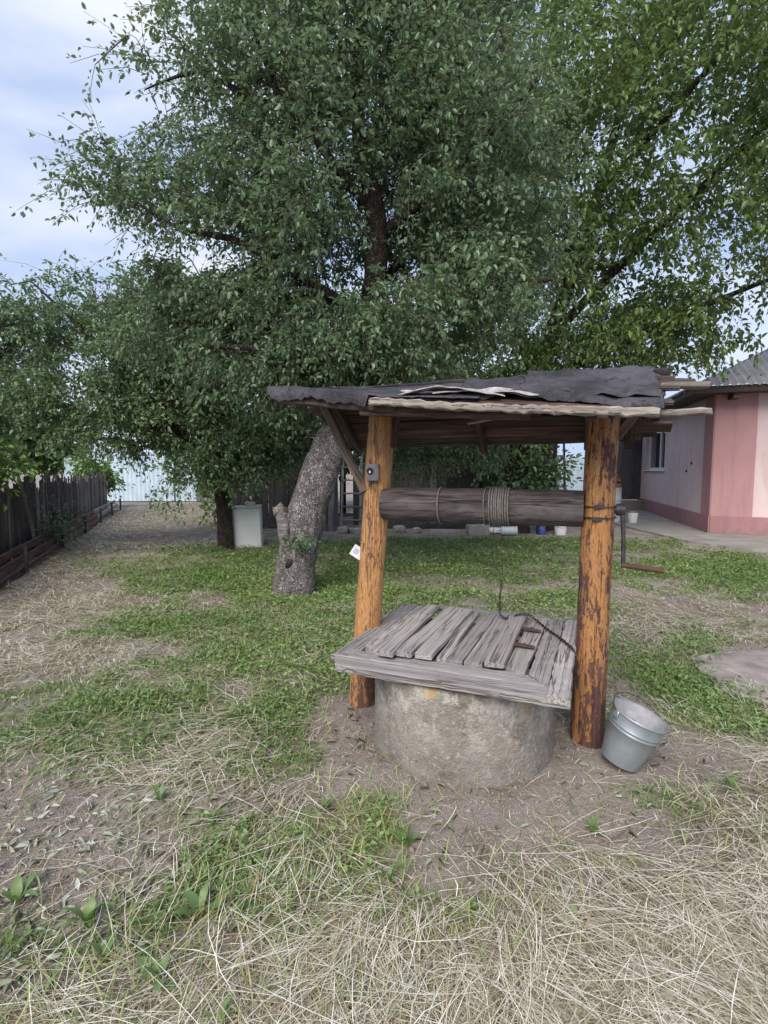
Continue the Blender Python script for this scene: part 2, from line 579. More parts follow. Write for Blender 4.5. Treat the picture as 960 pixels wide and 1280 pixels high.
M['pink'] = m_stucco('pale_pink_render', (0.59, 0.455, 0.455), (0.67, 0.53, 0.525))
M['deep'] = m_stucco('deep_pink_render', (0.39, 0.215, 0.22), (0.45, 0.26, 0.265))
M['plinth'] = m_stucco('plinth_pink_render', (0.32, 0.165, 0.18), (0.39, 0.205, 0.22))
M['asb'] = flat_noise('grey_corrugated_sheet', (0.36, 0.34, 0.34), (0.5, 0.475, 0.48), 3, 0.35, 0.9, 40, 0.006)
M['fascia'] = flat_noise('dark_brown_fascia', (0.045, 0.03, 0.028), (0.08, 0.055, 0.05), 6, 0.2, 0.7)
M['entry'] = flat_noise('dark_grey_cladding', (0.05, 0.047, 0.054), (0.075, 0.07, 0.078), 3, 0.2, 0.7)
M['pvc'] = flat_noise('white_window_frame', (0.68, 0.7, 0.72), (0.78, 0.79, 0.8), 4, 0, 0.4)
M['blue'] = flat_noise('pale_blue_metal', (0.36, 0.46, 0.56), (0.5, 0.6, 0.68), 2.5, 0.15, 0.5)


def m_glass():
    t = NT('window_glass')
    t.b.inputs['Base Color'].default_value = (0.03, 0.035, 0.035, 1)
    t.b.inputs['Roughness'].default_value = 0.06
    t.b.inputs['Specular IOR Level'].default_value = 0.6
    return t.m


M['glass'] = m_glass()


def m_bark(name, a, b, c3, sc=7.0, moss=None):
    t = NT(name)
    c = t.coords((1, 1, 1), False)
    wob = t.n('TexNoise', {'Vector': c, 'Scale': 9.0, 'Detail': 3}).outputs['Color']
    cw = t.n('VectorMath', {0: c, 1: t.n('VectorMath', {0: wob, 'Scale': 0.16}, operation='SCALE').outputs[0]}, operation='ADD').outputs[0]
    cz = t.n('Mapping', {'Vector': cw, 'Scale': (1, 1, 0.42)}).outputs[0]
    n1 = t.noise(cz, sc * 2.4, 7, 0.7, 0.6)
    n2 = t.noise(c, sc * 0.4, 4, 0.6)
    vor = t.n('TexVoronoi', {'Vector': cz, 'Scale': sc * 6.5}, feature='DISTANCE_TO_EDGE').outputs['Distance']
    ck = t.ramp(t.math('ADD', vor, t.math('MULTIPLY', n1, 0.3)), [(0.08, 0.0), (0.34, 1.0)])
    col = t.ramp(n1, [(0.3, a), (0.52, b), (0.7, c3)])
    col = t.mix(t.math('MULTIPLY', t.math('SUBTRACT', 1.0, ck), 0.55), col, (a[0] * 0.4, a[1] * 0.4, a[2] * 0.4))
    if moss:
        col = t.mix(t.math('MULTIPLY', t.ramp(n2, [(0.5, 0.0), (0.68, 1.0)]), 0.5), col, moss)
    t.bump(t.math('ADD', ck, t.math('MULTIPLY', n1, 0.7)), 1.0, 0.03)
    return t.done(col, 0.95, 0, 0.12)


M['bark'] = m_bark('scaly_grey_bark', (0.12, 0.105, 0.1), (0.28, 0.25, 0.243), (0.45, 0.41, 0.4))
M['bark_dark'] = m_bark('dark_brown_bark', (0.04, 0.03, 0.026), (0.095, 0.074, 0.064), (0.15, 0.125, 0.11))
M['twig'] = flat_noise('brown_twig', (0.05, 0.038, 0.03), (0.1, 0.08, 0.066), 20, 0, 0.9)
M['cutwood'] = wood('split_pale_wood', (0.1, 0.085, 0.08), (0.22, 0.195, 0.185), (0.4, 0.37, 0.35))


def m_leaf(name, a, b, back, transl=0.28, rough=0.45, spec=0.45):
    t = NT(name)
    v = t.n('Attribute', attribute_name='tint').outputs['Fac']
    col = t.mix(v, a, b)
    gi = t.n('NewGeometry').outputs['Backfacing']
    col = t.mix(t.math('MULTIPLY', gi, 0.6), col, back)
    t.done(col, rough, 0, spec)
    tr = t.n('BsdfTranslucent', {'Color': t.mix(0.3, col, (0.22, 0.28, 0.05))})
    mxs = t.n('MixShader', {0: transl, 1: t.b.outputs[0], 2: tr.outputs[0]})
    out = [n for n in t.t.nodes if n.type == 'OUTPUT_MATERIAL'][0]
    t.t.links.new(mxs.outputs[0], out.inputs['Surface'])
    return t.m


M['leaf_apple'] = m_leaf('apple_leaf', (0.07, 0.145, 0.068), (0.2, 0.31, 0.16), (0.22, 0.31, 0.19), 0.4, 0.36, 0.55)
M['leaf_plum'] = m_leaf('plum_leaf', (0.075, 0.16, 0.068), (0.21, 0.325, 0.155), (0.21, 0.3, 0.17), 0.4, 0.38, 0.55)
M['leaf_walnut'] = m_leaf('walnut_leaf', (0.085, 0.165, 0.042), (0.215, 0.32, 0.09), (0.21, 0.3, 0.12), 0.45, 0.36, 0.55)
M['leaf_lime'] = m_leaf('lime_leaf', (0.1, 0.2, 0.035), (0.17, 0.3, 0.06), (0.17, 0.28, 0.08), 0.34)
M['leaf_far'] = m_leaf('far_leaf', (0.06, 0.12, 0.045), (0.14, 0.23, 0.085), (0.14, 0.21, 0.1), 0.35)
M['leaf_weed'] = m_leaf('weed_leaf', (0.105, 0.195, 0.052), (0.26, 0.37, 0.125), (0.13, 0.2, 0.08), 0.3)
M['grass'] = m_leaf('grass_blade', (0.12, 0.205, 0.052), (0.32, 0.38, 0.14), (0.21, 0.28, 0.1), 0.3, 0.55, 0.3)


def m_tinted(name, stops, rough=0.75, transl=0.0):
    t = NT(name)
    v = t.n('Attribute', attribute_name='tint').outputs['Fac']
    return t.done(t.ramp(v, stops), rough, 0, 0.25)


M['hay'] = m_tinted('dry_straw', [(0.0, (0.1, 0.075, 0.055)), (0.22, (0.25, 0.18, 0.12)), (0.42, (0.29, 0.275, 0.15)), (0.58, (0.52, 0.465, 0.345)), (1.0, (0.82, 0.78, 0.68))])
M['tuft'] = m_tinted('yellowing_grass', [(0.0, (0.09, 0.15, 0.04)), (0.45, (0.2, 0.26, 0.08)), (0.75, (0.34, 0.33, 0.14)), (1.0, (0.3, 0.17, 0.09))])
M['litter'] = m_tinted('withered_leaf', [(0.0, (0.15, 0.12, 0.09)), (0.4, (0.2, 0.2, 0.14)), (0.75, (0.23, 0.27, 0.18)), (1.0, (0.36, 0.38, 0.31))])


def m_ground():
    t = NT('yard_soil')
    c = t.coords((1, 1, 1), False)
    gr = t.n('Attribute', attribute_name='green').outputs['Fac']
    hy = t.n('Attribute', attribute_name='hay').outputs['Fac']
    n1 = t.noise(c, 1.6, 6, 0.65)
    n2 = t.noise(c, 26, 6, 0.7)
    n3 = t.noise(c, 110, 3, 0.7)
    n4 = t.noise(c, 7, 6, 0.7)
    soil = t.mix(t.ramp(n1, [(0.35, 0.0), (0.65, 1.0)]), (0.21, 0.172, 0.153), (0.37, 0.318, 0.288))
    soil = t.mix(t.math('MULTIPLY', t.ramp(n3, [(0.5, 0.0), (0.72, 1.0)]), 0.5), soil, (0.38, 0.33, 0.295))
    hc = t.mix(n2, (0.1, 0.08, 0.064), (0.33, 0.28, 0.22))
    gc = t.mix(n2, (0.06, 0.08, 0.035), (0.17, 0.19, 0.09))
    hf = t.math('ADD', hy, t.math('MULTIPLY', t.math('SUBTRACT', n2, 0.5), 1.4))
    col = t.mix(t.ramp(hf, [(0.35, 0.0), (0.75, 1.0)]), soil, hc)
    gf = t.math('ADD', gr, t.math('MULTIPLY', t.math('SUBTRACT', n4, 0.5), 1.5))
    col = t.mix(t.math('MULTIPLY', t.ramp(gf, [(0.35, 0.0), (0.75, 1.0)]), 0.85), col, gc)
    t.bump(t.math('ADD', n2, t.math('MULTIPLY', n3, 0.5)), 0.9, 0.03)
    return t.done(col, 0.95, 0, 0.1)


M['ground'] = m_ground()
M['clod'] = flat_noise('soil_crumb', (0.17, 0.135, 0.118), (0.34, 0.285, 0.255), 40, 0, 0.95, rnd=False)

# ------------------------------------------------------------------ ground
RING = (0.43, 2.805)


def blobs(x, y, L_):
    t = 0
    for (cx, cy, rx, ry, a) in L_:
        t = t + a * np.exp(-(((x - cx) / rx) ** 2 + ((y - cy) / ry) ** 2))
    return t


GREEN = [(-1.05, 1.9, 0.5, 0.5, 0.22), (-0.7, 1.2, 0.4, 0.3, 0.18), (-1.9, 2.6, 0.5, 0.4, 0.3), (0.9, 1.15, 0.35, 0.2, 0.3), (-2.3, 5.0, 0.9, 0.5, 0.3), (-0.75, 4.3, 0.75, 1.3, 0.75), (-1.3, 6.3, 1.5, 0.8, 0.4), (0.6, 7.2, 2.2, 2.6, 0.38), (5.2, 7.3, 1.9, 1.3, 0.7), (1.9, 4.4, 0.5, 0.5, 0.45),
         (2.0, 3.25, 0.35, 0.3, 0.5), (-2.4, 7.2, 1.5, 1.0, 0.45), (-3.2, 9.2, 2.6, 1.1, 0.5), (-0.45, 1.75, 0.35, 0.3, 0.3), (-1.7, 3.2, 0.5, 0.35, 0.3),
         (-0.1, 2.05, 0.3, 0.35, 0.35), (1.5, 2.1, 0.3, 0.3, 0.2), (2.4, 10, 2.5, 1.5, 0.35), (-3.4, 5.2, 1.0, 0.6, 0.3), (1.4, 5.3, 0.6, 0.6, 0.4)]
HAY = [(-4.0, 6.6, 0.7, 1.2, 0.5), (-5.4, 9.5, 0.8, 2.0, 0.5), (0.55, 1.35, 0.7, 0.45, 0.7), (0.1, 1.15, 0.7, 0.3, 0.5), (1.3, 1.5, 0.6, 0.5, 0.55), (-2.6, 4.1, 0.75, 0.45, 0.95), (-2.6, 5.6, 1.4, 0.6, 0.5),
       (2.3, 4.9, 0.9, 0.6, 0.7), (3.0, 6.0, 0.9, 0.7, 0.4), (-5.5, 12, 2.5, 2.6, 0.85), (-7.4, 17.5, 3.5, 4.0, 0.9), (-0.9, 2.7, 0.8, 0.5, 0.3), (-1.3, 3.6, 0.6, 0.5, 0.25),
       (-0.5, 1.25, 0.3, 0.3, 0.35), (1.9, 2.4, 0.6, 0.5, 0.25)]
SOIL = [(-0.95, 1.45, 0.5, 0.35, 0.3), (-1.15, 1.75, 0.35, 0.22, 0.5), (-0.55, 1.55, 0.16, 0.14, 0.45), (-0.95, 1.25, 0.2, 0.15, 0.35), (1.25, 2.0, 0.3, 0.15, 0.4), (0.0, 2.5, 0.3, 0.25, 0.7), (0.55, 2.12, 0.55, 0.16, 0.75), (1.55, 2.65, 0.35, 0.25, 0.6), (0.2, 1.9, 0.3, 0.12, 0.5), (0.7, 1.78, 0.35, 0.12, 0.5),
        (-0.1, 3.3, 0.3, 0.4, 0.4), (-1.5, 2.0, 0.4, 0.3, 0.25), (-0.7, 2.25, 0.25, 0.15, 0.3), (1.6, 3.4, 0.4, 0.3, 0.3), (0.2, 6.6, 0.8, 0.6, 0.25)]


def masks(x, y):
    g = 0.18 + 0.9 * (fbm(x * 0.9, y * 0.9, 3) - 0.42) + 1.2 * (fbm(x * 3.1, y * 3.1, 8) - 0.47) + blobs(x, y, GREEN)
    h = 0.12 + 1.3 * (fbm(x * 1.3 + 9, y * 1.3, 21) - 0.45) + 1.1 * (fbm(x * 4, y * 4, 25) - 0.48) + blobs(x, y, HAY)
    s = blobs(x, y, SOIL)
    g = g - 0.65 * blobs(x, y, HAY) - s
    h = h - s * 0.9
    d = np.hypot(x - RING[0], y - RING[1])
    k = np.clip((d - 0.5) / 0.35, 0, 1)
    return np.clip(g, 0, 1) * k, np.clip(h, 0, 1) * (0.25 + 0.75 * k)


def gh(x, y):
    x = np.asarray(x, float)
    y = np.asarray(y, float)
    near = np.exp(-(np.maximum(np.hypot(x, y - 4) - 9, 0) / 6) ** 2)
    z = (0.05 * (fbm(x * 0.7, y * 0.7, 40) - 0.5) + 0.035 * (fbm(x * 3.3, y * 3.3, 44) - 0.5)) * (0.35 + 0.65 * near)
    d = np.hypot(x - RING[0], y - RING[1])
    z = z * np.clip((d - 0.35) / 0.5, 0.15, 1) + 0.03 * np.exp(-((d - 0.55) / 0.22) ** 2)
    # level strip for the paved path and house
    hs = np.clip((x - 5.4) / 1.2, 0, 1) * np.clip((y - 8.2) / 1.2, 0, 1)
    return z * (1 - hs) - 0.015 * hs


def ghf(x, y):
    return float(gh(np.array([x]), np.array([y]))[0])


def axis(lo, hi, step, far_lo, far_hi):
    a = list(np.arange(lo, hi + 1e-6, step))
    s, v = step, lo
    pre = []
    while v > far_lo:
        s *= 1.35
        v -= s
        pre.append(v)
    s, v = step, a[-1]
    post = []
    while v < far_hi:
        s *= 1.35
        v += s
        post.append(v)
    return np.array(pre[::-1] + a + post)


gx = axis(-4.5, 5.0, 0.06, -220, 220)
gy = axis(0.4, 10.0, 0.06, -120, 320)
XX, YY = np.meshgrid(gx, gy)
ZZ = gh(XX.ravel(), YY.ravel())
ga, ha = masks(XX.ravel(), YY.ravel())
nx, ny = len(gx), len(gy)
ii = (np.arange(ny - 1)[:, None] * nx + np.arange(nx - 1)[None, :]).ravel()
GF = np.stack([ii, ii + 1, ii + nx + 1, ii + nx], 1)
g_o = obj('ground', big_mesh('ground', np.stack([XX.ravel(), YY.ravel(), ZZ], 1), GF, M['ground'], True, {'green': ga, 'hay': ha}))
tag(g_o, 'bare yard soil under dry grass around the well', kind='structure')


def flat_patch(name, poly, z, thick, mat, seed=0):
    r = random.Random(seed)
    pts = []
    n = len(poly)
    for i in range(n):
        a, b = Vector(poly[i]), Vector(poly[(i + 1) % n])
        k = max(2, int((b - a).length / 0.14))
        for j in range(k):
            p = a.lerp(b, j / k)
            pts.append((p.x + r.uniform(-0.025, 0.025), p.y + r.uniform(-0.025, 0.025)))
    V = [(x, y, z) for x, y in pts] + [(x, y, z - thick) for x, y in pts]
    m = len(pts)
    F = [tuple(range(m))] + [(i, i + m, (i + 1) % m + m, (i + 1) % m) for i in range(m)]
    return wobj(name, V, F, mat)


# path round the house and the worn slab on the right
o = flat_patch('path', [(6.2, 19.2), (6.15, 14.5), (6.15, 10.6), (6.7, 9.5), (9.0, 8.6), (14.0, 7.6), (14.0, 9.4), (8.6, 11.3), (7.36, 11.87), (9.28, 19.05)], 0.03, 0.2, M['path'], 3)
tag(o, 'grey concrete path along the pink house', kind='structure')
o = flat_patch('concrete_slab', [(2.42, 4.0), (2.75, 4.18), (3.2, 4.22), (3.9, 4.15), (3.9, 3.1), (2.9, 2.95), (2.45, 3.15), (2.27, 3.4), (2.32, 3.75)], 0.022, 0.12, M['slab'], 8)
tag(o, 'worn flat concrete slab sunk in the grass beyond the bucket', 'slab')

# ------------------------------------------------------------------ the well ring and lid
gz = ghf(RING[0], RING[1] - 0.5)
n = 96
prof = [(0.482, -0.15), (0.482, 0.02), (0.481, 0.12), (0.48, 0.22), (0.48, 0.32), (0.479, 0.42), (0.475, 0.462), (0.462, 0.474), (0.40, 0.474), (0.385, 0.46), (0.38, 0.2), (0.38, -0.15)]
V, F = lathe(prof, n)
V2 = []
for (x, y, z) in V:
    k = 1 + 0.012 * mnoise.noise(Vector((x * 4, y * 4, z * 4))) + 0.006 * mnoise.noise(Vector((x * 15, y * 15, z * 15)))
    V2.append((x * k, y * k, z + 0.006 * mnoise.noise(Vector((x * 7, y * 7, 3)))))
well = obj('well_ring', mesh('well_ring', V2, F, M['ring'], True, 50), None, Matrix.Translation((RING[0], RING[1], 0)))
tag(well, 'round grey concrete well ring with white and ochre stains under the plank lid', 'well')

LC = Vector((0.455, 2.925, 0))
la = Vector((0.925, -0.38, 0)).normalized()
lb = Vector((0.38, 0.925, 0)).normalized()
LZ = 0.477


def LP(a, b, z):
    p = LC + la * a + lb * b
    return Vector((p.x, p.y, LZ + z))


lid = thing('well_cover', LP(0, 0, 0), 'grey weathered plank lid covering the concrete well ring', 'well lid')
# bearers, frame, then the loose planks on top
for b in (-0.3, 0.36):
    plank('bearer', M['brace'], lid, LP(-0.5, b, 0.02), LP(0.5, b, 0.02), 0.07, 0.035, seed=int(b * 100) + 90, nseg=4)
fm = dict(nseg=22, jit=0.0042, cham=0.003)
plank('frame_board', M['lid'], lid, LP(-0.53, -0.563, 0.036), LP(0.6, -0.563, 0.036), 0.118, 0.038, seed=1, cut0=-0.03, **fm)
plank('frame_board', M['lid'], lid, LP(-0.55, -0.446, 0.038), LP(0.53, -0.446, 0.038), 0.108, 0.036, seed=2, cut0=0.04, cut1=-0.05, **fm)
plank('frame_board', M['lid'], lid, LP(-0.53, -0.5, 0.034), LP(-0.53, 0.6, 0.042), 0.115, 0.03, seed=3, cut0=0.055, **fm)
plank('frame_board', M['lid'], lid, LP(-0.41, -0.385, 0.051), LP(-0.41, 0.56, 0.051), 0.112, 0.03, seed=4, cut0=0.05, **fm)
plank('frame_board', M['lid'], lid, LP(0.55, -0.625, 0.052), LP(0.55, 0.6, 0.052), 0.085, 0.03, seed=5, cut0=0.0, **fm)
plank('frame_board', M['lid'], lid, LP(0.455, -0.46, 0.05), LP(0.455, 0.58, 0.05), 0.095, 0.03, seed=6, cut0=0.05, **fm)
plank('frame_board', M['lid'], lid, LP(-0.36, 0.575, 0.06), LP(0.42, 0.575, 0.06), 0.06, 0.028, seed=7, **fm)
# planks across the middle: centre a, half width, front end b, back end b, raise, skew
for i, (a, w, b0, b1, z, sk) in enumerate([(-0.305, 0.088, -0.475, 0.5, 0.086, -0.03), (-0.205, 0.086, -0.43, 0.52, 0.082, 0.01), (-0.11, 0.09, -0.42, 0.51, 0.08, 0.0),
                                           (-0.03, 0.05, -0.385, 0.53, 0.06, -0.025), (0.045, 0.085, -0.385, 0.53, 0.058, 0.005), (0.14, 0.09, -0.385, 0.535, 0.06, 0.0),
                                           (0.24, 0.094, -0.405, 0.53, 0.084, -0.006), (0.345, 0.098, -0.39, 0.535, 0.056, 0.01)]):
    plank('plank', M['lid'], lid, LP(a - sk * 0.4, b0, z), LP(a + sk, b1, z), w * 1.02, 0.027, seed=20 + i, nseg=8, jit=0.003, cham=0.0025, cut1=random.uniform(-0.01, 0.01), cut0=(0.03 if i == 7 else 0.004))
# rusty hinges joining the last two planks
for b in (-0.08, 0.22):
    hz = 0.094
    hg = obj('hinge', bev_mesh('hinge', (-0.055, -0.02, -0.003), (0.055, 0.02, 0.003), M['rust'], 0.002, 1), lid, frame(LP(0.292, b, hz), LP(0.392, b + 0.01, hz - 0.012)) @ Matrix.Translation((0.05, 0, 0)))
    Vk, Fk = tube([(0, -0.022, 0.003, 0.006), (0, 0.022, 0.003, 0.006)], 8, 1)
    obj('hinge_pin', mesh('hinge_pin', Vk, Fk, M['rust'], True, 40), hg, W[hg])

# ------------------------------------------------------------------ posts, roof, braces
PL0, PL1 = Vector((-0.155, 3.22, -0.2)), Vector((-0.005, 3.2, 1.88))
PR0, PR1 = Vector((1.105, 2.77, -0.2)), Vector((1.13, 2.75, 1.88))
C0 = Vector((0.485, 2.975, 0))
ev = Vector((0.939, -0.344, 0)).normalized()
nv = Vector((0.344, 0.939, 0)).normalized()


def RP(s, t, z):
    p = C0 + ev * s + nv * t
    return Vector((p.x, p.y, z))


shelter = thing('well_canopy', (C0.x, C0.y, 0), 'rotting boarded canopy with tarred felt on two orange posts over the well', 'well canopy')


def post_fn(seed, rot):
    def f(th, s, p):
        k = 1 + 0.06 * mnoise.noise(Vector((math.cos(th) * 1.3 + seed, math.sin(th) * 1.3, s * 7))) + 0.035 * mnoise.noise(Vector((math.cos(th) * 2 + seed, math.sin(th) * 2, s * 3))) + 0.014 * mnoise.noise(Vector((math.cos(th) * 9 + seed, math.sin(th) * 9, s * 5)))
        if rot and s < 0.32:
            k *= 1 - 0.10 * max(0, mnoise.noise(Vector((math.cos(th) * 3, math.sin(th) * 3, s * 14)))) * (1 - s / 0.32) * 2
        return k
    return f


for (a, b, mt, sd, r0, r1) in ((PL0, PL1, 'postL', 3, 0.086, 0.079), (PR0, PR1, 'postR', 8, 0.088, 0.08)):
    pts = [(*a.lerp(b, k / 5), r0 + (r1 - r0) * min(1, k / 2.5)) for k in range(6)]
    V, F = tube(pts, 40, 60, post_fn(sd, mt == 'postR'))
    wobj('post', V, F, M[mt], shelter, (a.x, a.y, 0), True, 50)
# iron straps and bolt on the right post
pz = PR0.lerp(PR1, (1.275 + 0.2) / 2.08)
V, F = lathe([(0.0865, -0.003), (0.0895, -0.003), (0.0895, 0.003), (0.0865, 0.003)], 32, True)
for z in (1.302, 1.245):
    p = PR0.lerp(PR1, (z + 0.2) / 2.08)
    obj('iron_strap', mesh('iron_strap', V, F, M['iron'], True, 40), shelter, Matrix.Translation(p))
for dz, dx in ((0.028, -0.01), (-0.035, -0.02)):
    p = pz + Vector((dx - 0.02, -0.083, dz))
    obj('iron_plate', bev_mesh('iron_plate', (-0.026, -0.006, -0.011), (0.026, 0.004, 0.011), M['iron'], 0.003, 1), shelter, Matrix.Translation(p))

# ridge and eave lines; the roof is twisted: the front edge hangs lower on the right
def ridge_z(s):
    return 1.963 - 0.002 * s + 0.004 * math.sin(s * 3)


def front_z(s):
    return 1.83 - 0.09 * s + 0.008 * math.sin(s * 5)


def rear_z(s):
    return 1.665 + 0.01 * s


def slope_front(s, k, lift=0.0):          # k 0 at the ridge, 1 at the eave
    return RP(s, -0.43 * k, ridge_z(s) * (1 - k) + front_z(s) * k + lift)


def slope_rear(s, k, lift=0.0):
    return RP(s, 0.44 * k, ridge_z(s) * (1 - k) + rear_z(s) * k + lift)


# beams on the posts and rafters
plank('ridge_beam', M['roofwood'], shelter, RP(-1.02, 0.0, 1.935), RP(1.0, 0.0, 1.915), 0.06, 0.07, seed=31, nseg=6)
for s in (-0.85, -0.62, 0.0, 0.62, 0.84):
    plank('rafter', M['roofwood'], shelter, slope_front(s, 0.02, -0.055), slope_front(s, 0.92, -0.055), 0.045, 0.05, seed=int(40 + s * 10), nseg=3)
    plank('rafter', M['roofwood'], shelter, slope_rear(s, 0.02, -0.055), slope_rear(s, 0.97, -0.055), 0.045, 0.05, seed=int(70 + s * 10), nseg=3)
# boards along both slopes: each its own length, the right ends stick out unevenly
r = random.Random(5)
for i in range(5):
    k = 0.1 + 0.2 * i
    s0, s1 = -1.0 + r.uniform(-0.05, 0.05), (0.9, 1.0, 0.92, 0.95, 0.89)[i]
    up = (slope_front(0, 0) - slope_front(0, 1)).cross(ev)
    plank('roof_board', M['roofwood' if i % 2 else 'redwood'], shelter, slope_front(s0, k, -0.016), slope_front(s1, k, -0.016), 0.083, 0.022, up=-up if up.z < 0 else up, seed=50 + i, nseg=8, jit=0.006)
for i in range(6):
    k = 0.09 + 0.165 * i
    s0, s1 = -1.0 + r.uniform(-0.06, 0.06), (0.98, 0.92, 1.0, 0.93, 1.04, 0.9)[i]
    if i == 2:
        s1 = 0.36          # a board has broken away near the middle
    up = (slope_rear(0, 0) - slope_rear(0, 1)).cross(ev)
    plank('roof_board', M['redwood' if i in (1, 4) else 'roofwood'], shelter, slope_rear(s0, k, -0.016), slope_rear(s1, k, -0.016), 0.085, 0.022, up=-up if up.z < 0 else up, seed=60 + i, nseg=8, jit=0.007)
# front edge: pale slab board over a red-brown one, and a second ragged stick running further right
plank('eave_board', M['eave'], shelter, RP(-0.42, -0.455, front_z(-0.42) - 0.028), RP(0.885, -0.45, front_z(0.885) - 0.01), 0.045, 0.036, seed=81, nseg=40, jit=0.009, warp=0.008)
plank('eave_board', M['redwood'], shelter, RP(-0.5, -0.4, front_z(-0.5) - 0.075), RP(0.35, -0.4, front_z(0.35) - 0.06), 0.03, 0.05, seed=82, nseg=10, jit=0.006)
plank('eave_board', M['roofwood'], shelter, RP(-0.98, -0.41, front_z(-0.98) - 0.05), RP(-0.3, -0.41, front_z(-0.3) - 0.05), 0.03, 0.05, seed=83, nseg=8, jit=0.008)
plank('eave_board', M['eave'], shelter, RP(0.6, -0.36, front_z(0.6) - 0.035), RP(1.1, -0.3, front_z(1.05) + 0.012), 0.045, 0.03, seed=84, nseg=12, jit=0.008)
plank('eave_board', M['eave'], shelter, RP(0.55, -0.12, 1.9), RP(1.13, -0.1, 1.885), 0.05, 0.03, seed=85, nseg=8, jit=0.008)
plank('eave_board', M['roofwood'], shelter, RP(0.5, 0.06, 1.955), RP(1.1, 0.08, 1.925), 0.07, 0.03, seed=86, nseg=8, jit=0.008)
plank('tie_stick', M['brace'], shelter, RP(0.7, -0.38, 1.735), RP(0.93, -0.2, 1.80), 0.035, 0.03, seed=87, nseg=5, jit=0.005)
plank('tie_stick', M['eave'], shelter, RP(0.02, -0.2, 1.73), RP(0.42, -0.16, 1.8), 0.02, 0.012, seed=88, nseg=6, jit=0.004)
# hanging wire end under the roof
V, F = tube([(*RP(0.15, 0.1, 1.9), 0.0015), (*RP(0.155, 0.08, 1.74), 0.0015), (*RP(0.16, 0.09, 1.6), 0.0015)], 5, 6)
wobj('wire_end', V, F, M['iron'], shelter)
# braces from the left post to the overhang, and inwards
plank('brace', M['brace'], shelter, Vector((-0.115, 3.17, 1.36)), RP(-0.93, 0.02, 1.9), 0.05, 0.035, up=nv, seed=91, nseg=5)
plank('brace', M['roofwood'], shelter, Vector((0.05, 3.17, 1.62)), RP(-0.42, 0.02, 1.92), 0.045, 0.03, up=nv, seed=92, nseg=4)
plank('brace', M['brace'], shelter, Vector((1.2, 2.74, 1.66)), RP(0.93, 0.05, 1.92), 0.045, 0.03, up=nv, seed=93, nseg=4)


def felt_sheet(name, s0, s1, k0, k1, lip, lift, seed, mat='felt', amp=0.012, ns=60, nk=22, rag=0.03, th=0.007, tiltup=0.0):
    V, F = [], []
    nk2 = nk + (5 if lip else 0)
    for top in (0, 1):
        for i in range(ns + 1):
            s = s0 + (s1 - s0) * i / ns
            e0 = rag * mnoise.noise(Vector((s * 9, seed, 0)))
            for j in range(nk2 + 1):
                q = min(j / nk, 1)
                k = k0 + (k1 + e0 - k0) * q
                ss = s + (rag * mnoise.noise(Vector((k * 9, seed + 4, 2))) * (abs(2 * i / ns - 1) ** 6))
                p = slope_front(ss, k, lift)
                w = amp * mnoise.noise(Vector((ss * 5 + seed, k * 3, 1))) + amp * 0.8 * mnoise.noise(Vector((ss * 13 + seed, k * 8, 4)))
                sag = -0.003 * math.sin(q * math.pi) + tiltup * max(0, math.sin((s - s0) / (s1 - s0) * 3.1)) * q
                p.z += w + sag
                if j > nk:
                    d = (j - nk) / 5
                    p += -nv * 0.012 * math.sin(d * 1.6)
                    p.z -= lip * d * (0.8 + 0.5 * mnoise.noise(Vector((s * 6, seed, 7))) + 0.35 * mnoise.noise(Vector((s * 31, seed, 3)))) * (1 if s < -0.44 or seed != 3 else 0.15)
                if not top:
                    p = p + (Vector((0, 0, -th)) if j <= nk else nv * th)
                V.append(p)
    m = nk2 + 1
    B = (ns + 1) * m
    for i in range(ns):
        for j in range(nk2):
            a = i * m + j
            F.append((B + a, B + a + 1, B + a + m + 1, B + a + m))
            F.append((a, a + m, a + m + 1, a + 1))
    for i in range(ns):
        for j in (0, nk2):
            a = i * m + j
            F.append((a, a + m, B + a + m, B + a) if j else (a, B + a, B + a + m, a + m))
    for j in range(nk2):
        for i in (0, ns):
            a = i * m + j
            F.append((a, a + 1, B + a + 1, B + a) if not i else (a, B + a, B + a + 1, a + 1))
    return wobj(name, V, F, M[mat], shelter, None, True, 60)


felt_sheet('roofing_felt', -1.03, 0.12, -0.05, 1.02, 0.075, 0.014, 3, amp=0.009, rag=0.014)
felt_sheet('roofing_felt', -0.02, 0.91, -0.06, 0.93, 0.03, 0.024, 9, amp=0.018, rag=0.04)
felt_sheet('felt_patch', 0.3, 0.9, -0.05, 0.8, 0.02, 0.04, 15, amp=0.02, rag=0.03, ns=40)
felt_sheet('torn_felt_flap', -0.28, 0.22, 0.74, 1.03, 0, 0.022, 21, 'flap', 0.014, 30, 12, 0.06, 0.005, 0.04)
felt_sheet('torn_felt_flap', -0.1, 0.4, 0.82, 0.98, 0, 0.03, 27, 'flap', 0.014, 26, 10, 0.07, 0.005, 0.01)
# rear felt (its far side carries the covering over)
V, F = [], []
for i in range(31):
    for j in range(9):
        s, k = -1.0 + 1.98 * i / 30, -0.03 + 1.05 * j / 8
        p = slope_rear(s, k, 0.012 + 0.012 * mnoise.noise(Vector((s * 4, k * 3, 9))))
        V.append(p)
for i in range(30):
    for j in range(8):
        a = i * 9 + j
        F.append((a, a + 9, a + 10, a + 1))
o = wobj('roofing_felt', V, F, M['felt'], shelter, None, True)
sm = o.modifiers.new('thickness', 'SOLIDIFY')
sm.thickness = 0.006
sm.offset = 1

# ------------------------------------------------------------------ windlass
AX = 1.286
wl = thing('windlass', RP(0, 0, AX), 'dark wooden windlass log with wound wire and iron crank between the orange posts', 'windlass')


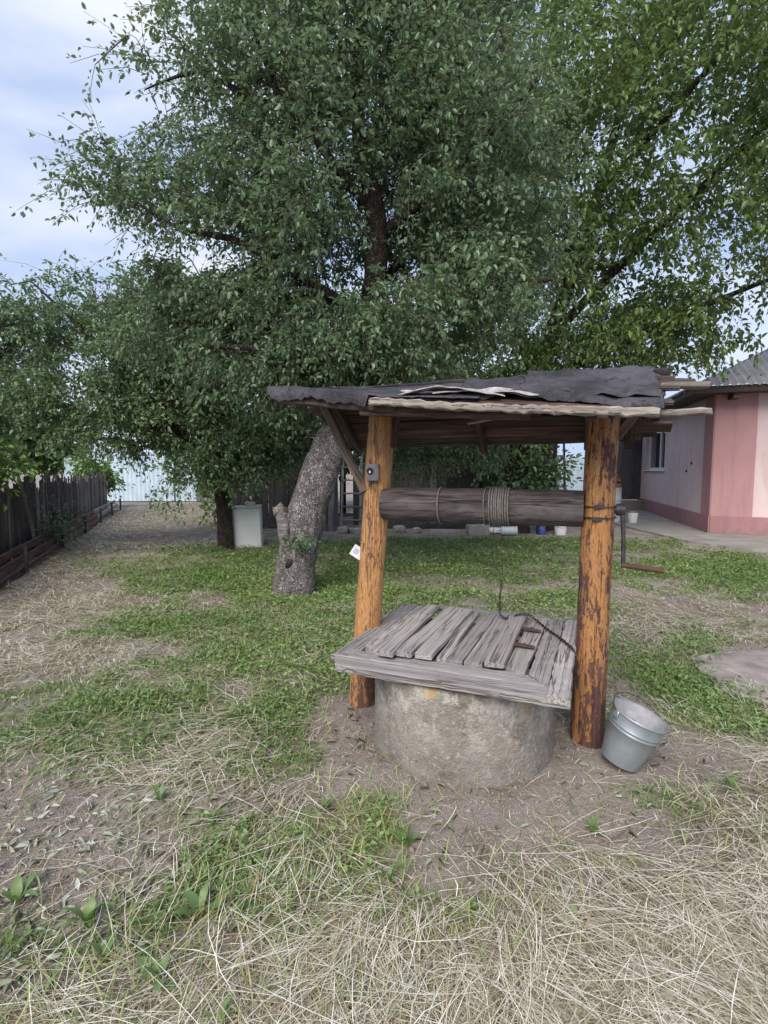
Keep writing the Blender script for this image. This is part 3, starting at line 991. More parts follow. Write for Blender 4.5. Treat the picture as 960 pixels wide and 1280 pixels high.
def log_fn(th, s, p):
    return 1 + 0.03 * mnoise.noise(Vector((math.cos(th) * 1.5, math.sin(th) * 1.5, s * 4))) - 0.035 * (abs(2 * s - 1) ** 8) - 0.05 * max(0, 0.12 - s) / 0.12 \
        + 0.012 * mnoise.noise(Vector((math.cos(th) * 8, math.sin(th) * 8, s * 9)))


WA, WB = RP(-0.52, 0.01, AX), RP(0.6, 0.01, AX)
V, F = tube([(k * 1.12 / 4, 0, 0, 0.099) for k in range(5)], 48, 60, log_fn)
logo = obj('log', mesh('log', V, F, M['log'], True, 50), wl, frame(WA, WB))


def coil(name, s0, s1, turns, rad, wr, mat):
    V, F = [], []
    npt = turns * 28 + 1
    pts = []
    rr = random.Random(int(s0 * 100))
    jit = [rr.uniform(-0.003, 0.003) for _ in range(turns + 2)]
    for i in range(npt):
        t = i / 28
        a = 2 * math.pi * t
        s = s0 + (s1 - s0) * t / turns + jit[int(t)] * (1 - t % 1) + jit[int(t) + 1] * (t % 1)
        c = RP(s, 0, AX)
        pts.append((*(c + nv * math.cos(a) * rad + Vector((0, 0, 1)) * math.sin(a) * rad), wr))
    V, F = tube(pts, 5, npt - 1)
    return wobj(name, V, F, M[mat], wl, None, True)


coil('wire_coil', 0.115, 0.225, 9, 0.1045, 0.0055, 'rope')
coil('wire_ring', -0.168, -0.16, 1, 0.1035, 0.005, 'rope')
coil('wire_ring', 0.088, 0.094, 1, 0.103, 0.004, 'rope')
# wire hanging from the coil behind the log down to the chain on the lid
CH0 = LP(0.12, 0.5, 0.3)
V, F = tube([(*RP(0.122, 0.105, AX - 0.01), 0.0016), (*(RP(0.122, 0.1, AX - 0.35)), 0.0016), (*(CH0 + Vector((0.0, 0, 0.1))), 0.0016), (*CH0, 0.0016)], 5, 14)
wobj('hanging_wire', V, F, M['iron'], wl, None, True)
# axle, crank arm, handle
V, F = tube([(*RP(0.55, 0, AX), 0.02), (*RP(0.8, 0, AX), 0.02)], 14, 2)
wobj('axle', V, F, M['iron'], wl, None, True, 50)
V, F = tube([(*RP(0.758, 0, AX), 0.03), (*RP(0.797, 0, AX), 0.034)], 16, 2)
wobj('collar', V, F, M['iron'], wl, None, True, 50)
V, F = tube([(*RP(0.785, -0.005, AX + 0.03), 0.017), (*RP(0.79, -0.01, AX - 0.02), 0.013), (*RP(0.797, -0.012, AX - 0.15), 0.0105), (*RP(0.8, -0.014, AX - 0.285), 0.0105)], 12, 14)
wobj('crank_arm', V, F, M['iron'], wl, None, True, 50)
V, F = tube([(*RP(0.79, -0.014, AX - 0.285), 0.0125), (*RP(0.9, -0.02, AX - 0.292), 0.014), (*RP(0.985, -0.03, AX - 0.3), 0.0145)], 14, 8)
wobj('handle', V, F, M['rust'], wl, None, True, 50)
V, F = tube([(*RP(-0.65, 0.02, AX), 0.016), (*RP(-0.5, 0.01, AX), 0.016)], 12, 2)
wobj('axle', V, F, M['iron'], wl, None, True, 50)

# ------------------------------------------------------------------ chain lying across the lid to the right post
chp = [CH0, LP(0.115, 0.47, 0.16), LP(0.135, 0.42, 0.092), LP(0.2, 0.41, 0.088), LP(0.235, 0.445, 0.107), LP(0.3, 0.44, 0.112), LP(0.37, 0.39, 0.085), LP(0.43, 0.28, 0.08),
       LP(0.5, 0.16, 0.08), LP(0.545, 0.06, 0.082), LP(0.588, -0.02, 0.07), LP(0.602, -0.08, 0.0), LP(0.612, -0.09, -0.1)]
path = smooth_path([(*p, 0) for p in chp], 400)
LINK = 0.0195
Vl, Fl = [], []
for i in range(14):
    a = 2 * math.pi * i / 14
    cx, cy = 0.0105 * math.cos(a) + (0.006 if math.cos(a) > 0 else -0.006), 0.0085 * math.sin(a)
    for k in range(4):
        b = 2 * math.pi * k / 4 + 0.6
        d = Vector((math.cos(a), math.sin(a), 0))
        q = Vector((cx, cy, 0)) + d * 0.003 * math.cos(b) + Vector((0, 0, 1)) * 0.003 * math.sin(b)
        Vl.append(q)
for i in range(14):
    for k in range(4):
        a, b = i * 4 + k, i * 4 + (k + 1) % 4
        c, d = ((i + 1) % 14) * 4 + (k + 1) % 4, ((i + 1) % 14) * 4 + k
        Fl.append((a, d, c, b))
lme = mesh('link', Vl, Fl, M['chain'], True)
ch = thing('chain', CH0, 'dark iron chain trailing over the lid planks to the peeling post', 'chain')
acc, last, k = 0.0, path[0][0], 0
for i in range(1, len(path)):
    acc += (path[i][0] - path[i - 1][0]).length
    if acc >= LINK * 0.86:
        acc = 0
        p = path[i][0]
        Mx = frame(last, p)
        Mx.translation = (last + p) / 2
        obj('link', lme, ch, Mx @ Matrix.Rotation(R(90) * (k % 2) + 0.5, 4, 'X') @ Matrix.Scale(0.8, 4))
        last = p
        k += 1

# ------------------------------------------------------------------ bucket, switch box, card
bk_p = Vector((1.185, 2.545, 0.0))
bz = ghf(bk_p.x, bk_p.y)
tilt = Matrix.Rotation(R(19), 4, 'Y') @ Matrix.Rotation(R(6), 4, 'X') @ Matrix.Scale(0.87, 4)
BM = Matrix.Translation((bk_p.x, bk_p.y, bz + 0.034)) @ tilt
bucket = bpy.data.objects.new('bucket', None)
link(bucket, None, BM)
tag(bucket, 'galvanised zinc bucket with wire handle tilted beside the peeling post', 'bucket')
prof = [(0.0, 0.012), (0.098, 0.012), (0.1, 0.0), (0.106, 0.0), (0.108, 0.014), (0.1165, 0.06), (0.129, 0.14), (0.1385, 0.196), (0.1425, 0.2), (0.1425, 0.205), (0.1395, 0.209), (0.1405, 0.216),
        (0.1442, 0.22), (0.1442, 0.225), (0.1415, 0.229), (0.15, 0.286), (0.1545, 0.288), (0.156, 0.293), (0.1535, 0.298), (0.149, 0.297)]
V, F = lathe(prof, 48)
obj('body', mesh('body', V, F, M['zinc'], True, 45), bucket, BM)
V, F = lathe([(0.1485, 0.296), (0.1385, 0.22), (0.1255, 0.14), (0.113, 0.07), (0.0, 0.066)], 48)
obj('lining', mesh('lining', V, F, M['zinc_in'], True, 45), bucket, BM)
V, F = [], []
for j in range(9):
    for k in range(28):
        rr_, th = 0.132 * j / 8, 2 * math.pi * k / 28
        V.append((rr_ * math.cos(th), rr_ * math.sin(th), 0.185 + 0.02 * mnoise.noise(Vector((rr_ * 20 * math.cos(th), rr_ * 20 * math.sin(th), 3))) + 0.1 * rr_ * math.cos(th - 1.2)))
for j in range(8):
    for k in range(28):
        b = (k + 1) % 28
        F.append((j * 28 + k, (j + 1) * 28 + k, (j + 1) * 28 + b, j * 28 + b))
obj('dried_mud', mesh('dried_mud', V, F, M['mud'], True), bucket, BM)
ha_ = R(12)
pts = []
for i in range(17):
    a = math.pi * i / 16
    x, y = 0.16 * math.cos(a), 0.15 * math.sin(a)
    z = 0.285 + 0.02 * math.sin(a)
    pts.append((x * math.cos(ha_) - y * math.sin(ha_), x * math.sin(ha_) + y * math.cos(ha_), z + 0.035 * math.sin(a), 0.003))
V, F = tube(pts, 6, 40)
obj('handle', mesh('handle', V, F, M['iron'], True), bucket, BM)
for sgn in (-1, 1):
    d = Vector((math.cos(ha_), math.sin(ha_), 0)) * sgn
    obj('handle_lug', bev_mesh('handle_lug', (-0.006, -0.018, -0.022), (0.006, 0.018, 0.018), M['zinc'], 0.003, 1), bucket, BM @ Matrix.Translation(d * 0.154 + Vector((0, 0, 0.272))) @ Matrix.Rotation(ha_, 4, 'Z'))

# old switch box screwed to the sound post
pb = PL0.lerp(PL1, (1.475 + 0.2) / 2.08) + Vector((-0.03, -0.09, 0))
SBM = Matrix.Translation(pb) @ Matrix.Rotation(R(-8), 4, 'Z')
sb = thing('switch_box', pb, 'small grey switch box fixed to the sounder orange post', 'switch box')
obj('body', bev_mesh('body', (-0.037, -0.024, -0.05), (0.037, 0.024, 0.05), M['box_grey'], 0.007, 2), sb, SBM)
V, F = lathe([(0.0, 0.0), (0.02, 0.0), (0.02, 0.007), (0.014, 0.007), (0.013, 0.003), (0.0, 0.003)], 20)
obj('socket', mesh('socket', V, F, M['black'], True, 40), sb, SBM @ Matrix.Translation((-0.014, -0.024, 0.008)) @ Matrix.Rotation(R(90), 4, 'X'))
obj('knob', bev_mesh('knob', (-0.005, -0.01, -0.006), (0.005, 0.0, 0.006), M['white'], 0.003, 2), sb, SBM @ Matrix.Translation((-0.014, -0.026, 0.002)))
obj('cable', bev_mesh('cable', (-0.006, -0.006, -0.04), (0.006, 0.006, 0.0), M['iron'], 0.004, 2), sb, SBM @ Matrix.Translation((-0.018, -0.008, -0.045)))

pc = PL0.lerp(PL1, (0.985 + 0.2) / 2.08)
CM = Matrix.Translation(pc + Vector((-0.088, -0.02, 0))) @ Matrix.Rotation(R(20), 4, 'Z') @ Matrix.Rotation(R(35), 4, 'Y')
card = bpy.data.objects.new('plastic_card', bev_mesh('plastic_card', (-0.045, -0.002, -0.035), (0.045, 0.002, 0.035), M['white'], 0.0015, 1))
link(card, None, CM)
tag(card, 'small white card stuck to the side of the sounder orange post', 'card')
for i in range(3):
    obj('printed_line', bev_mesh('printed_line', (-0.02, -0.0032, -0.003), (0.012, -0.0022, 0.003), M['print'], 0.0004, 1), card, CM @ Matrix.Translation((-0.012, 0, 0.012 - 0.011 * i)))

# ------------------------------------------------------------------ house
HA, HB, HC_ = Vector((7.38, 11.9, 0)), Vector((9.29, 19.06, 0)), Vector((14.6, 9.2, 0))
house = thing('house', HA, 'pink rendered house with deep pink corner strips and grey corrugated roof', 'house')
WT = 3.12


def wall_strip(name, A_, B_, z0, z1, out, mat, proud=0.0, thick=0.3):
    d = (B_ - A_).normalized()
    nrm = Vector((d.y, -d.x, 0))
    if nrm.dot(out) < 0:
        nrm = -nrm
    a, b = A_ + nrm * proud, B_ + nrm * proud
    c, e = B_ - nrm * thick, A_ - nrm * thick
    V = [Vector((p.x, p.y, z)) for z in (z0, z1) for p in (a, b, c, e)]
    F = [(0, 1, 2, 3), (4, 5, 6, 7), (0, 1, 5, 4), (1, 2, 6, 5), (2, 3, 7, 6), (3, 0, 4, 7)]
    bm = bmesh.new()
    vs = [bm.verts.new(v) for v in V]
    for f in F:
        bm.faces.new([vs[i] for i in f])
    bmesh.ops.recalc_face_normals(bm, faces=bm.faces)
    me = bpy.data.meshes.new(name)
    org = W[house].translation
    bmesh.ops.translate(bm, verts=bm.verts, vec=-org)
    bm.to_mesh(me)
    bm.free()
    me.materials.append(mat)
    return obj(name, me, house, Matrix.Translation(org))


dL = (HB - HA).normalized()
dF = (HC_ - HA).normalized()
oL = Vector((-dL.y, dL.x, 0))
oF = Vector((dF.y, -dF.x, 0))
LL = (HB - HA).length
# left wall pieces round a window opening
w0, w1, wz0, wz1 = 4.3, 6.95, 1.42, 2.8
wall_strip('corner_strip', HA + dL * 0.0, HA + dL * 0.62, 0.42, WT, oL, M['deep'], 0.02)
wall_strip('wall', HA + dL * 0.62, HA + dL * w0, 0.42, WT, oL, M['pink'])
wall_strip('wall', HA + dL * w0, HA + dL * w1, 0.42, wz0, oL, M['pink'])
wall_strip('wall', HA + dL * w0, HA + dL * w1, wz1, WT, oL, M['pink'])
wall_strip('wall', HA + dL * w1, HB + dL * 0.5, 0.42, WT, oL, M['pink'])
wall_strip('plinth', HA + dL * 0.0, HB + dL * 0.5, -0.2, 0.42, oL, M['plinth'], 0.035)
wall_strip('corner_strip', HA + dF * 0.0, HA + dF * 0.8, 0.42, WT, oF, M['deep'], 0.02, 0.28)
wall_strip('wall', HA + dF * 0.8, HC_, 0.42, WT, oF, M['pink'])
wall_strip('plinth', HA - dF * 0.0, HC_, -0.2, 0.42, oF, M['plinth'], 0.035)
# window: dark block coloured as the unlit opening behind the glass, frame, panes, sill
win = wall_strip('window', HA + dL * w0, HA + dL * w1, wz0, wz1, oL, M['fascia'], -0.2, 0.28)


def on_wall(u, z, d):
    p = HA + dL * u + oL * d
    return Vector((p.x, p.y, z))


for (u0, z0, u1, z1) in ((w0 + 0.03, wz0, w0 + 0.03, wz1), (w1 - 0.03, wz0, w1 - 0.03, wz1), ((w0 + w1) / 2 - 0.2, wz0, (w0 + w1) / 2 - 0.2, wz1), (w0, wz0 + 0.035, w1, wz0 + 0.035), (w0, wz1 - 0.035, w1, wz1 - 0.035)):
    plank('window_frame', M['pvc'], win, on_wall(u0, z0, -0.155), on_wall(u1, z1, -0.155), 0.11, 0.06, up=oL, nseg=1, jit=0, seed=1)
for (u0, u1) in ((w0 + 0.07, (w0 + w1) / 2 - 0.235), ((w0 + w1) / 2 - 0.165, w1 - 0.07)):
    plank('pane', M['glass'], win, on_wall(u0, (wz0 + wz1) / 2, -0.17), on_wall(u1, (wz0 + wz1) / 2, -0.17), wz1 - wz0 - 0.14, 0.01, up=oL, nseg=1, jit=0, seed=1)
plank('sill', M['pvc'], win, on_wall(w0 - 0.05, wz0 - 0.012, -0.03), on_wall(w1 + 0.05, wz0 - 0.012, -0.03), 0.2, 0.025, nseg=1, jit=0, seed=1)
for u, z in ((1.55, 1.62), (1.95, 1.42)):
    obj('wall_fitting', bev_mesh('wall_fitting', (-0.03, -0.03, -0.03), (0.03, 0.03, 0.03), M['fascia'], 0.008, 1), house, Matrix.Translation(on_wall(u, z, 0.0)))
# eaves, fascia, soffit and hipped corrugated roof
OV = 0.5
cnr = HA + oL * OV * 1.05 + oF * OV * 1.05
eL = HB + dL * 0.6 + oL * OV
eF = HC_ + oF * OV
inn = dL * 6.0 + dF * 6.0
for (a, b, nm) in ((cnr, eL, 'fascia'), (cnr, eF, 'fascia')):
    plank(nm, M['fascia'], house, Vector((a.x, a.y, WT + 0.05)), Vector((b.x, b.y, WT + 0.05)), 0.03, 0.15, nseg=1, jit=0, seed=2)
wobj('soffit', [Vector((p.x, p.y, WT - 0.0)) for p in (cnr - (oL + oF) * 0.02, eL, eL - oL * 0.6, cnr - (oL + oF) * 0.62, eF - oF * 0.6, eF)], [(0, 1, 2, 3), (0, 3, 4, 5)], M['fascia'], house)
# outlooker beam end under the eave near the corner
plank('beam_end', M['brace'], house, Vector((*(HA + dF * 0.3 - oF * 0.1).xy, WT - 0.07)), Vector((*(HA + dF * 0.3 + oF * 0.46).xy, WT - 0.07)), 0.14, 0.12, nseg=1, jit=0.004, seed=4)
PITCH = math.tan(R(27))


def roof_slope(a, d, out, length, clip):
    """corrugated sheets as separate parts, running up the slope; clip(t) = distance along the slope where the hip cuts"""
    sw, n_, lam, amp = 1.1, 0, 0.15, 0.022
    u = -0.06
    while u < length:
        V, F = [], []
        us = np.linspace(u, min(u + sw, length), 30)
        top = []
        for x in us:
            ln = max(0.02, clip(x))
            for q in (0.0, ln):
                p = a + d * x - out * q
                V.append(Vector((p.x, p.y, WT + 0.13 + q * PITCH + amp * math.sin(2 * math.pi * x / lam) - (0.008 if n_ % 2 else 0))))
        for i in range(len(us) - 1):
            F.append((2 * i, 2 * i + 2, 2 * i + 3, 2 * i + 1))
        m = len(V)
        V += [v - Vector((0, 0, 0.012)) for v in V]
        F += [tuple(m + k for k in f[::-1]) for f in F]
        for i in range(len(us) - 1):
            F.append((2 * i, m + 2 * i, m + 2 * i + 2, 2 * i + 2))
        wobj('roof_sheet', V, F, M['asb'], house, None, True, 60)
        u += sw - 0.02
        n_ += 1


ang = math.acos(max(-1, min(1, dL.dot(dF))))
hk = math.tan(ang / 2)
roof_slope(cnr - oF * 0.0 + oF * 0.06, dF, oF, 7.0, lambda x: min(4.2, x * hk + 0.04))
roof_slope(cnr + oL * 0.06, dL, oL, 7.9, lambda x: min(4.2, x * hk + 0.04))
# dark entrance wall closing the yard, with a step
EA, EB = Vector((7.55, 19.25, 0)), Vector((9.4, 19.2, 0))
wall_strip('entrance_wall', EA, EB, 0.36, 2.75, Vector((0, -1, 0)), M['entry'], 0, 0.2)
wall_strip('step', EA + Vector((0, -0.75, 0)), EB + Vector((-0.26, -0.75, 0)), -0.1, 0.35, Vector((0, -1, 0)), M['path'], 0, 0.72)
for k in range(4):
    x = 7.75 + 0.42 * k
    plank('batten', M['entry'], house, (x, 19.2, 0.38), (x, 19.2, 2.7), 0.05, 0.03, up=(0, -1, 0), nseg=1, jit=0.002, seed=k)

# ------------------------------------------------------------------ left picket fence and low board edging
FA, FB = Vector((-4.55, 4.9, 0)), Vector((-9.85, 18.75, 0))
fd = (FB - FA).normalized()
fo = Vector((fd.y, -fd.x, 0))
fence = thing('picket_fence', FA, 'dark weathered board fence with uneven tops along the yard edge', 'fence')
FLEN = (FB - FA).length
pk = {}
for mt in ('fence', 'fence_light'):
    pk[mt] = [plank_mesh('picket', 1.2 + 0.035 * k, 0.088 + 0.008 * (k % 3), 0.02, M[mt], nseg=2, jit=0.006, cham=0.004, seed=100 + k, cut1=(-0.02, 0.012, 0.0, 0.03, -0.01)[k % 5]) for k in range(5)]
r = random.Random(3)
u = 0.0
while u < FLEN:
    p = FA + fd * u
    far = u / FLEN
    lightp = 0.06 + (0.75 if far > 0.62 else 0.12 if far > 0.3 else 0)
    me = r.choice(pk['fence_light' if r.random() < lightp else 'fence'])
    ln = r.uniform(-0.06, 0.05)
    q = frame((p.x, p.y, -0.02 + ln), (p.x + r.uniform(-0.012, 0.012), p.y + r.uniform(-0.012, 0.012), 1.0 + ln), fo)
    obj('picket', me, fence, q)
    u += r.uniform(0.098, 0.118) + (0.05 if r.random() < 0.05 else 0)
for z in (0.35, 1.02):
    for k in range(6):
        a, b = FA + fd * (FLEN * k / 6) - fo * 0.035, FA + fd * (FLEN * (k + 1) / 6 - 0.02) - fo * 0.035
        plank('rail', M['fence'], fence, (a.x, a.y, z), (b.x, b.y, z), 0.04, 0.06, nseg=3, seed=k)
for k in range(7):
    a = FA + fd * (FLEN * k / 6) - fo * 0.1
    V, F = tube([(a.x, a.y, -0.2, 0.05), (a.x, a.y, 1.35, 0.045)], 8, 2)
    wobj('fence_post', V, F, M['fence'], fence)
# a bare pole and a couple of sticks leaning on it
for (u0, off0, z0, u1, z1, rr_, lab) in ((4.15, 0.2, -0.03, 3.85, 1.42, 0.03, 'bare grey pole leaning against the dark board fence'), (1.7, 0.25, 0.0, 2.15, 1.3, 0.014, 'thin stick propped low against the dark fence')):
    a, b = FA + fd * u0 + fo * off0, FA + fd * u1 + fo * 0.035
    V, F = tube([(a.x, a.y, z0, rr_), (*(a.lerp(b, 0.5) + fo * 0.012).xy, z1 / 2, rr_ * 0.92), (b.x, b.y, z1, rr_ * 0.8)], 8, 8)
    o = wobj('leaning_pole', V, F, M['fence_light'], None, (a.x, a.y, 0), True)
    tag(o, lab, 'pole')
# edging boards stacked on edge, held by stakes
r = random.Random(9)
u = -0.1
courses = [('edging', 0.0), ('edging', 0.12), ('edging', 0.24)]
names = ['near the dark end of the fence', 'in the middle stretch', 'beside the leaning pole', 'in the far half', 'towards the blue fence', 'next to the blue fence']
ed = thing('board_edging', FA + fo * 0.4, 'low stacked board edging at the foot of the dark fence', 'edging')
for k in range(6):
    u0, u1 = FLEN * k / 6 + 0.02, FLEN * (k + 1) / 6 - 0.02
    for c in range(3):
        if k > 3 and c == 0:
            continue
        a = FA + fd * (u0 + r.uniform(-0.05, 0.0)) + fo * (0.36 - 0.055 * c + r.uniform(-0.01, 0.01))
        b = FA + fd * (u1 + r.uniform(-0.03, 0.02)) + fo * (0.36 - 0.055 * c + r.uniform(-0.01, 0.01))
        z = 0.06 + 0.125 * c
        plank('edging_board', M['edging_light' if k >= 4 else 'edging'], ed, (a.x, a.y, z + r.uniform(-0.012, 0.012)), (b.x, b.y, z + r.uniform(-0.012, 0.012)), 0.045, 0.11, nseg=5, jit=0.006, seed=200 + 3 * k + c)
    p = FA + fd * u1 + fo * 0.42
    plank('stake', M['fence'], ed, (p.x, p.y, -0.15), (p.x, p.y, 0.42), 0.05, 0.04, nseg=1, seed=300 + k)

# ------------------------------------------------------------------ pale blue corrugated fence at the back
bf = thing('metal_fence', (-12, 23.2, 0), 'pale blue corrugated metal fence at the far end of the yard', 'fence')
for k in range(21):
    x0 = -14 + 1.15 * k
    if -9.0 < x0 < 6.4:
        continue
    V, F = [], []
    xs = np.arange(0, 1.151, 0.0319)
    for i, x in enumerate(xs):
        ph = (i % 6)
        y = 23.2 + 0.01 * x0 * 0 + (0.0 if ph in (0, 1) else 0.022 if ph in (3, 4) else 0.011)
        V += [(x0 + x, y, 0.05), (x0 + x, y, 1.95 + 0.01 * (k % 3))]
    for i in range(len(xs) - 1):
        F.append((2 * i, 2 * i + 2, 2 * i + 3, 2 * i + 1))
    m = len(V)
    V += [(x, y + 0.004, z) for x, y, z in V]
    F += [tuple(m + q for q in f[::-1]) for f in F] + [(2 * i + 1, 2 * i + 3, m + 2 * i + 3, m + 2 * i + 1) for i in range(len(xs) - 1)]
    wobj('metal_sheet', V, F, M['blue'], bf)
for z in (0.5, 1.6):
    for xa, xb in ((-14, -7.9), (6.4, 10.2)):
        plank('rail', M['iron'], bf, (xa, 23.25, z), (xb, 23.25, z), 0.04, 0.04, nseg=1, jit=0, seed=1)

# ------------------------------------------------------------------ shed, ladder, cabinet and clutter under the trees
SY = 12.9
shed = thing('board_shed', (-0.6, SY, 0), 'old board shed half hidden in the dark behind the leaning trunk', 'shed')
sb_m = {q: [plank_mesh('wall_board', 2.1, 0.155 + 0.012 * (k % 3), 0.022, M[q], nseg=2, jit=0.006, cham=0.004, seed=400 + k) for k in range(4)] for q in ('shed', 'shed_dark')}
r = random.Random(12)
x = -3.6
while x < 2.35:
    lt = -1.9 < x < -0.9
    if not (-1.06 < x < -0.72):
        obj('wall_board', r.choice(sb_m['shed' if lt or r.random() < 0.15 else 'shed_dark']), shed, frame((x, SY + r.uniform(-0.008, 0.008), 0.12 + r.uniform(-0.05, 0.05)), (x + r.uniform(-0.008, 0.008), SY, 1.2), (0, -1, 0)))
    x += 0.172
for z in (0.35, 1.95):
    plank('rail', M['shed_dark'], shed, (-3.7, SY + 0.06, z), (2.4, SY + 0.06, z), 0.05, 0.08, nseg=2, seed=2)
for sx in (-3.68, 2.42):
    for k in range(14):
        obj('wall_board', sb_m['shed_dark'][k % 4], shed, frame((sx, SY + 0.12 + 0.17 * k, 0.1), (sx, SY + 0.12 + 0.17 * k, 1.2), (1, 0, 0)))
k = 0
for k in range(36):
    xx_ = -3.9 + 0.18 * k
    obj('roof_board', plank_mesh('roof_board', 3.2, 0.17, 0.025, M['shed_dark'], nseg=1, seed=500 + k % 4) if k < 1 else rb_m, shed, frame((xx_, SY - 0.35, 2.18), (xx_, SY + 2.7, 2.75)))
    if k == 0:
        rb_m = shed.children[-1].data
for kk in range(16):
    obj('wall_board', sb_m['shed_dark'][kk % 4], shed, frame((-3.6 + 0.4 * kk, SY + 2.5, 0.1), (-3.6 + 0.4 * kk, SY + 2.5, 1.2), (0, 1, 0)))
# stones at the foot of the shed
ladder = thing('ladder', (-0.78, SY - 0.5, 0), 'short grey wooden ladder leaning on the board shed beside three loose boards', 'ladder')
for sx in (-1.0, -0.56):
    plank('side_rail', M['shed'], ladder, (sx, SY - 0.62, -0.02), (sx + 0.02, SY - 0.07, 2.0), 0.06, 0.04, up=(0, -1, 0), nseg=3, seed=7)
for k in range(6):
    z = 0.28 + 0.31 * k
    y = SY - 0.62 + 0.55 * (z + 0.02) / 2.02
    plank('rung', M['shed'], ladder, (-0.99, y - 0.035, z), (-0.54, y - 0.035, z), 0.035, 0.035, nseg=1, seed=k)
# boards leaning against the shed
for i, (x0, x1, h, w) in enumerate([(-1.72, -1.6, 1.75, 0.2), (-1.47, -1.4, 1.85, 0.16), (-1.27, -1.22, 1.7, 0.13)]):
    o = plank('loose_board', M['shed'], None, (x0, SY - 0.5, 0.0), (x1, SY - 0.05, h), w, 0.025, up=(0, -1, 0), nseg=3, seed=510 + i)
    tag(o, ('widest', 'tallest', 'narrowest')[i] + ' of three loose grey boards propped on the shed', 'board')
# white cabinet standing by the dark trunk
cb = thing('cabinet', (-2.56, 9.95, 0), 'old whitish metal cabinet standing on the grass beside the dark trunk', 'cabinet')
CBM = Matrix.Translation((-2.56, 9.95, 0)) @ Matrix.Rotation(R(9), 4, 'Z') @ Matrix.Rotation(R(-2), 4, 'Y')
obj('body', bev_mesh('body', (-0.25, -0.2, 0.0), (0.25, 0.25, 0.75), M['cabinet'], 0.012, 2), cb, CBM)
obj('door', bev_mesh('door', (-0.24, -0.225, 0.02), (0.24, -0.203, 0.715), M['cabinet'], 0.006, 2), cb, CBM)
obj('top', bev_mesh('top', (-0.262, -0.232, 0.755), (0.262, 0.26, 0.785), M['cabinet_top'], 0.006, 2), cb, CBM)
hd = bpy.data.objects.new('tin_box', bev_mesh('tin_box', (-0.09, -0.08, 0), (0.09, 0.08, 0.07), M['cabinet_top'], 0.008, 1))
link(hd, None, CBM @ Matrix.Translation((0.06, 0.02, 0.786)))
tag(hd, 'small pale tin lying on top of the whitish cabinet', 'tin')


def rock_mesh(name, sx, sy, sz, seed, mat):
    bm = bmesh.new()
    bmesh.ops.create_icosphere(bm, subdivisions=2, radius=1)
    for v in bm.verts:
        m_ = max(abs(v.co.x), abs(v.co.y), abs(v.co.z))
        q = v.co.lerp(v.co / m_, 0.6)
        q *= 1 + 0.22 * mnoise.noise(q * 1.7 + Vector((seed, 0, 0)))
        v.co = Vector((q.x * sx, q.y * sy, q.z * sz))
    me = bpy.data.meshes.new(name)
    bm.to_mesh(me)
    bm.free()
    me.materials.append(mat)
    return me


def drop(name, me, x, y, z, rz, label, cat, group=None, rx=0):
    o = bpy.data.objects.new(name, me)
    link(o, None, Matrix.Translation((x, y, z)) @ Matrix.Rotation(R(rz), 4, 'Z') @ Matrix.Rotation(R(rx), 4, 'X'))
    return tag(o, label, cat, group)


drop('concrete_block', bev_mesh('concrete_block', (-0.24, -0.14, 0), (0.24, 0.14, 0.24), M['block'], 0.02, 2), 2.12, 11.9, -0.02, 8, 'broad grey concrete block lying beyond the windlass on the grass', 'block')
drop('concrete_block', bev_mesh('concrete_block', (-0.3, -0.12, 0), (0.3, 0.12, 0.12), M['block'], 0.02, 2), 1.35, 12.0, -0.02, -6, 'low flat concrete piece lying beside the broad block', 'block')
for i, (x, y, sx) in enumerate([(-0.95, 12.1, 0.14), (-0.62, 12.0, 0.12), (-0.3, 12.15, 0.16), (-0.75, 12.2, 0.1), (-0.05, 12.1, 0.13), (0.35, 12.2, 0.15), (0.75, 12.1, 0.12)]):
    drop('rubble_stone', rock_mesh('rubble_stone', sx, sx * 0.8, sx * 0.7, i * 3.1, M['block']), x, y, sx * 0.5, i * 40, 'grey rubble stone lying at the foot of the dark shed', 'stone', 'rubble stones along the shed')
# fallen pale can and white bag
can = thing('can', (2.82, 11.75, 0.11), 'pale blue grey can lying on its side beyond the windlass', 'can')
CM2 = Matrix.Translation((2.62, 11.75, 0.1)) @ Matrix.Rotation(R(90), 4, 'Y') @ Matrix.Rotation(R(8), 4, 'X')
V, F = lathe([(0.0, 0.0), (0.09, 0.0), (0.102, 0.004), (0.1, 0.012), (0.1, 0.33), (0.104, 0.34), (0.1, 0.35), (0.09, 0.345), (0.088, 0.1), (0.0, 0.1)], 24)
obj('body', mesh('body', V, F, M['pipe'], True, 40), can, CM2)
V, F = lathe([(0.104, 0.328), (0.111, 0.334), (0.111, 0.346), (0.104, 0.352)], 24)
obj('rim', mesh('rim', V, F, M['cabinet_top'], True, 40), can, CM2)
drop('crumpled_bag', rock_mesh('crumpled_bag', 0.22, 0.14, 0.07, 5.5, M['white']), 2.55, 12.15, 0.06, 15, 'crumpled white bag lying behind the fallen can', 'bag')
wbk = thing('white_bucket', (3.95, 11.75, 0), 'small white plastic bucket standing upright beside the dark blue jug', 'bucket')
V, F = lathe([(0.0, 0.0), (0.115, 0.0), (0.12, 0.01), (0.142, 0.24), (0.15, 0.245), (0.15, 0.265), (0.143, 0.27), (0.135, 0.262), (0.115, 0.02), (0.0, 0.02)], 28)
obj('body', mesh('body', V, F, M['white'], True, 40), wbk, Matrix.Translation((3.95, 11.75, 0)))
V, F = tube([(0.15 * math.cos(math.pi * k / 10), -0.05 * math.sin(math.pi * k / 10) - 0.1 * math.sin(math.pi * k / 10), 0.25 - 0.07 * math.sin(math.pi * k / 10), 0.003) for k in range(11)], 5, 16)
obj('handle', mesh('handle', V, F, M['iron'], True), wbk, Matrix.Translation((3.95, 11.75, 0)))
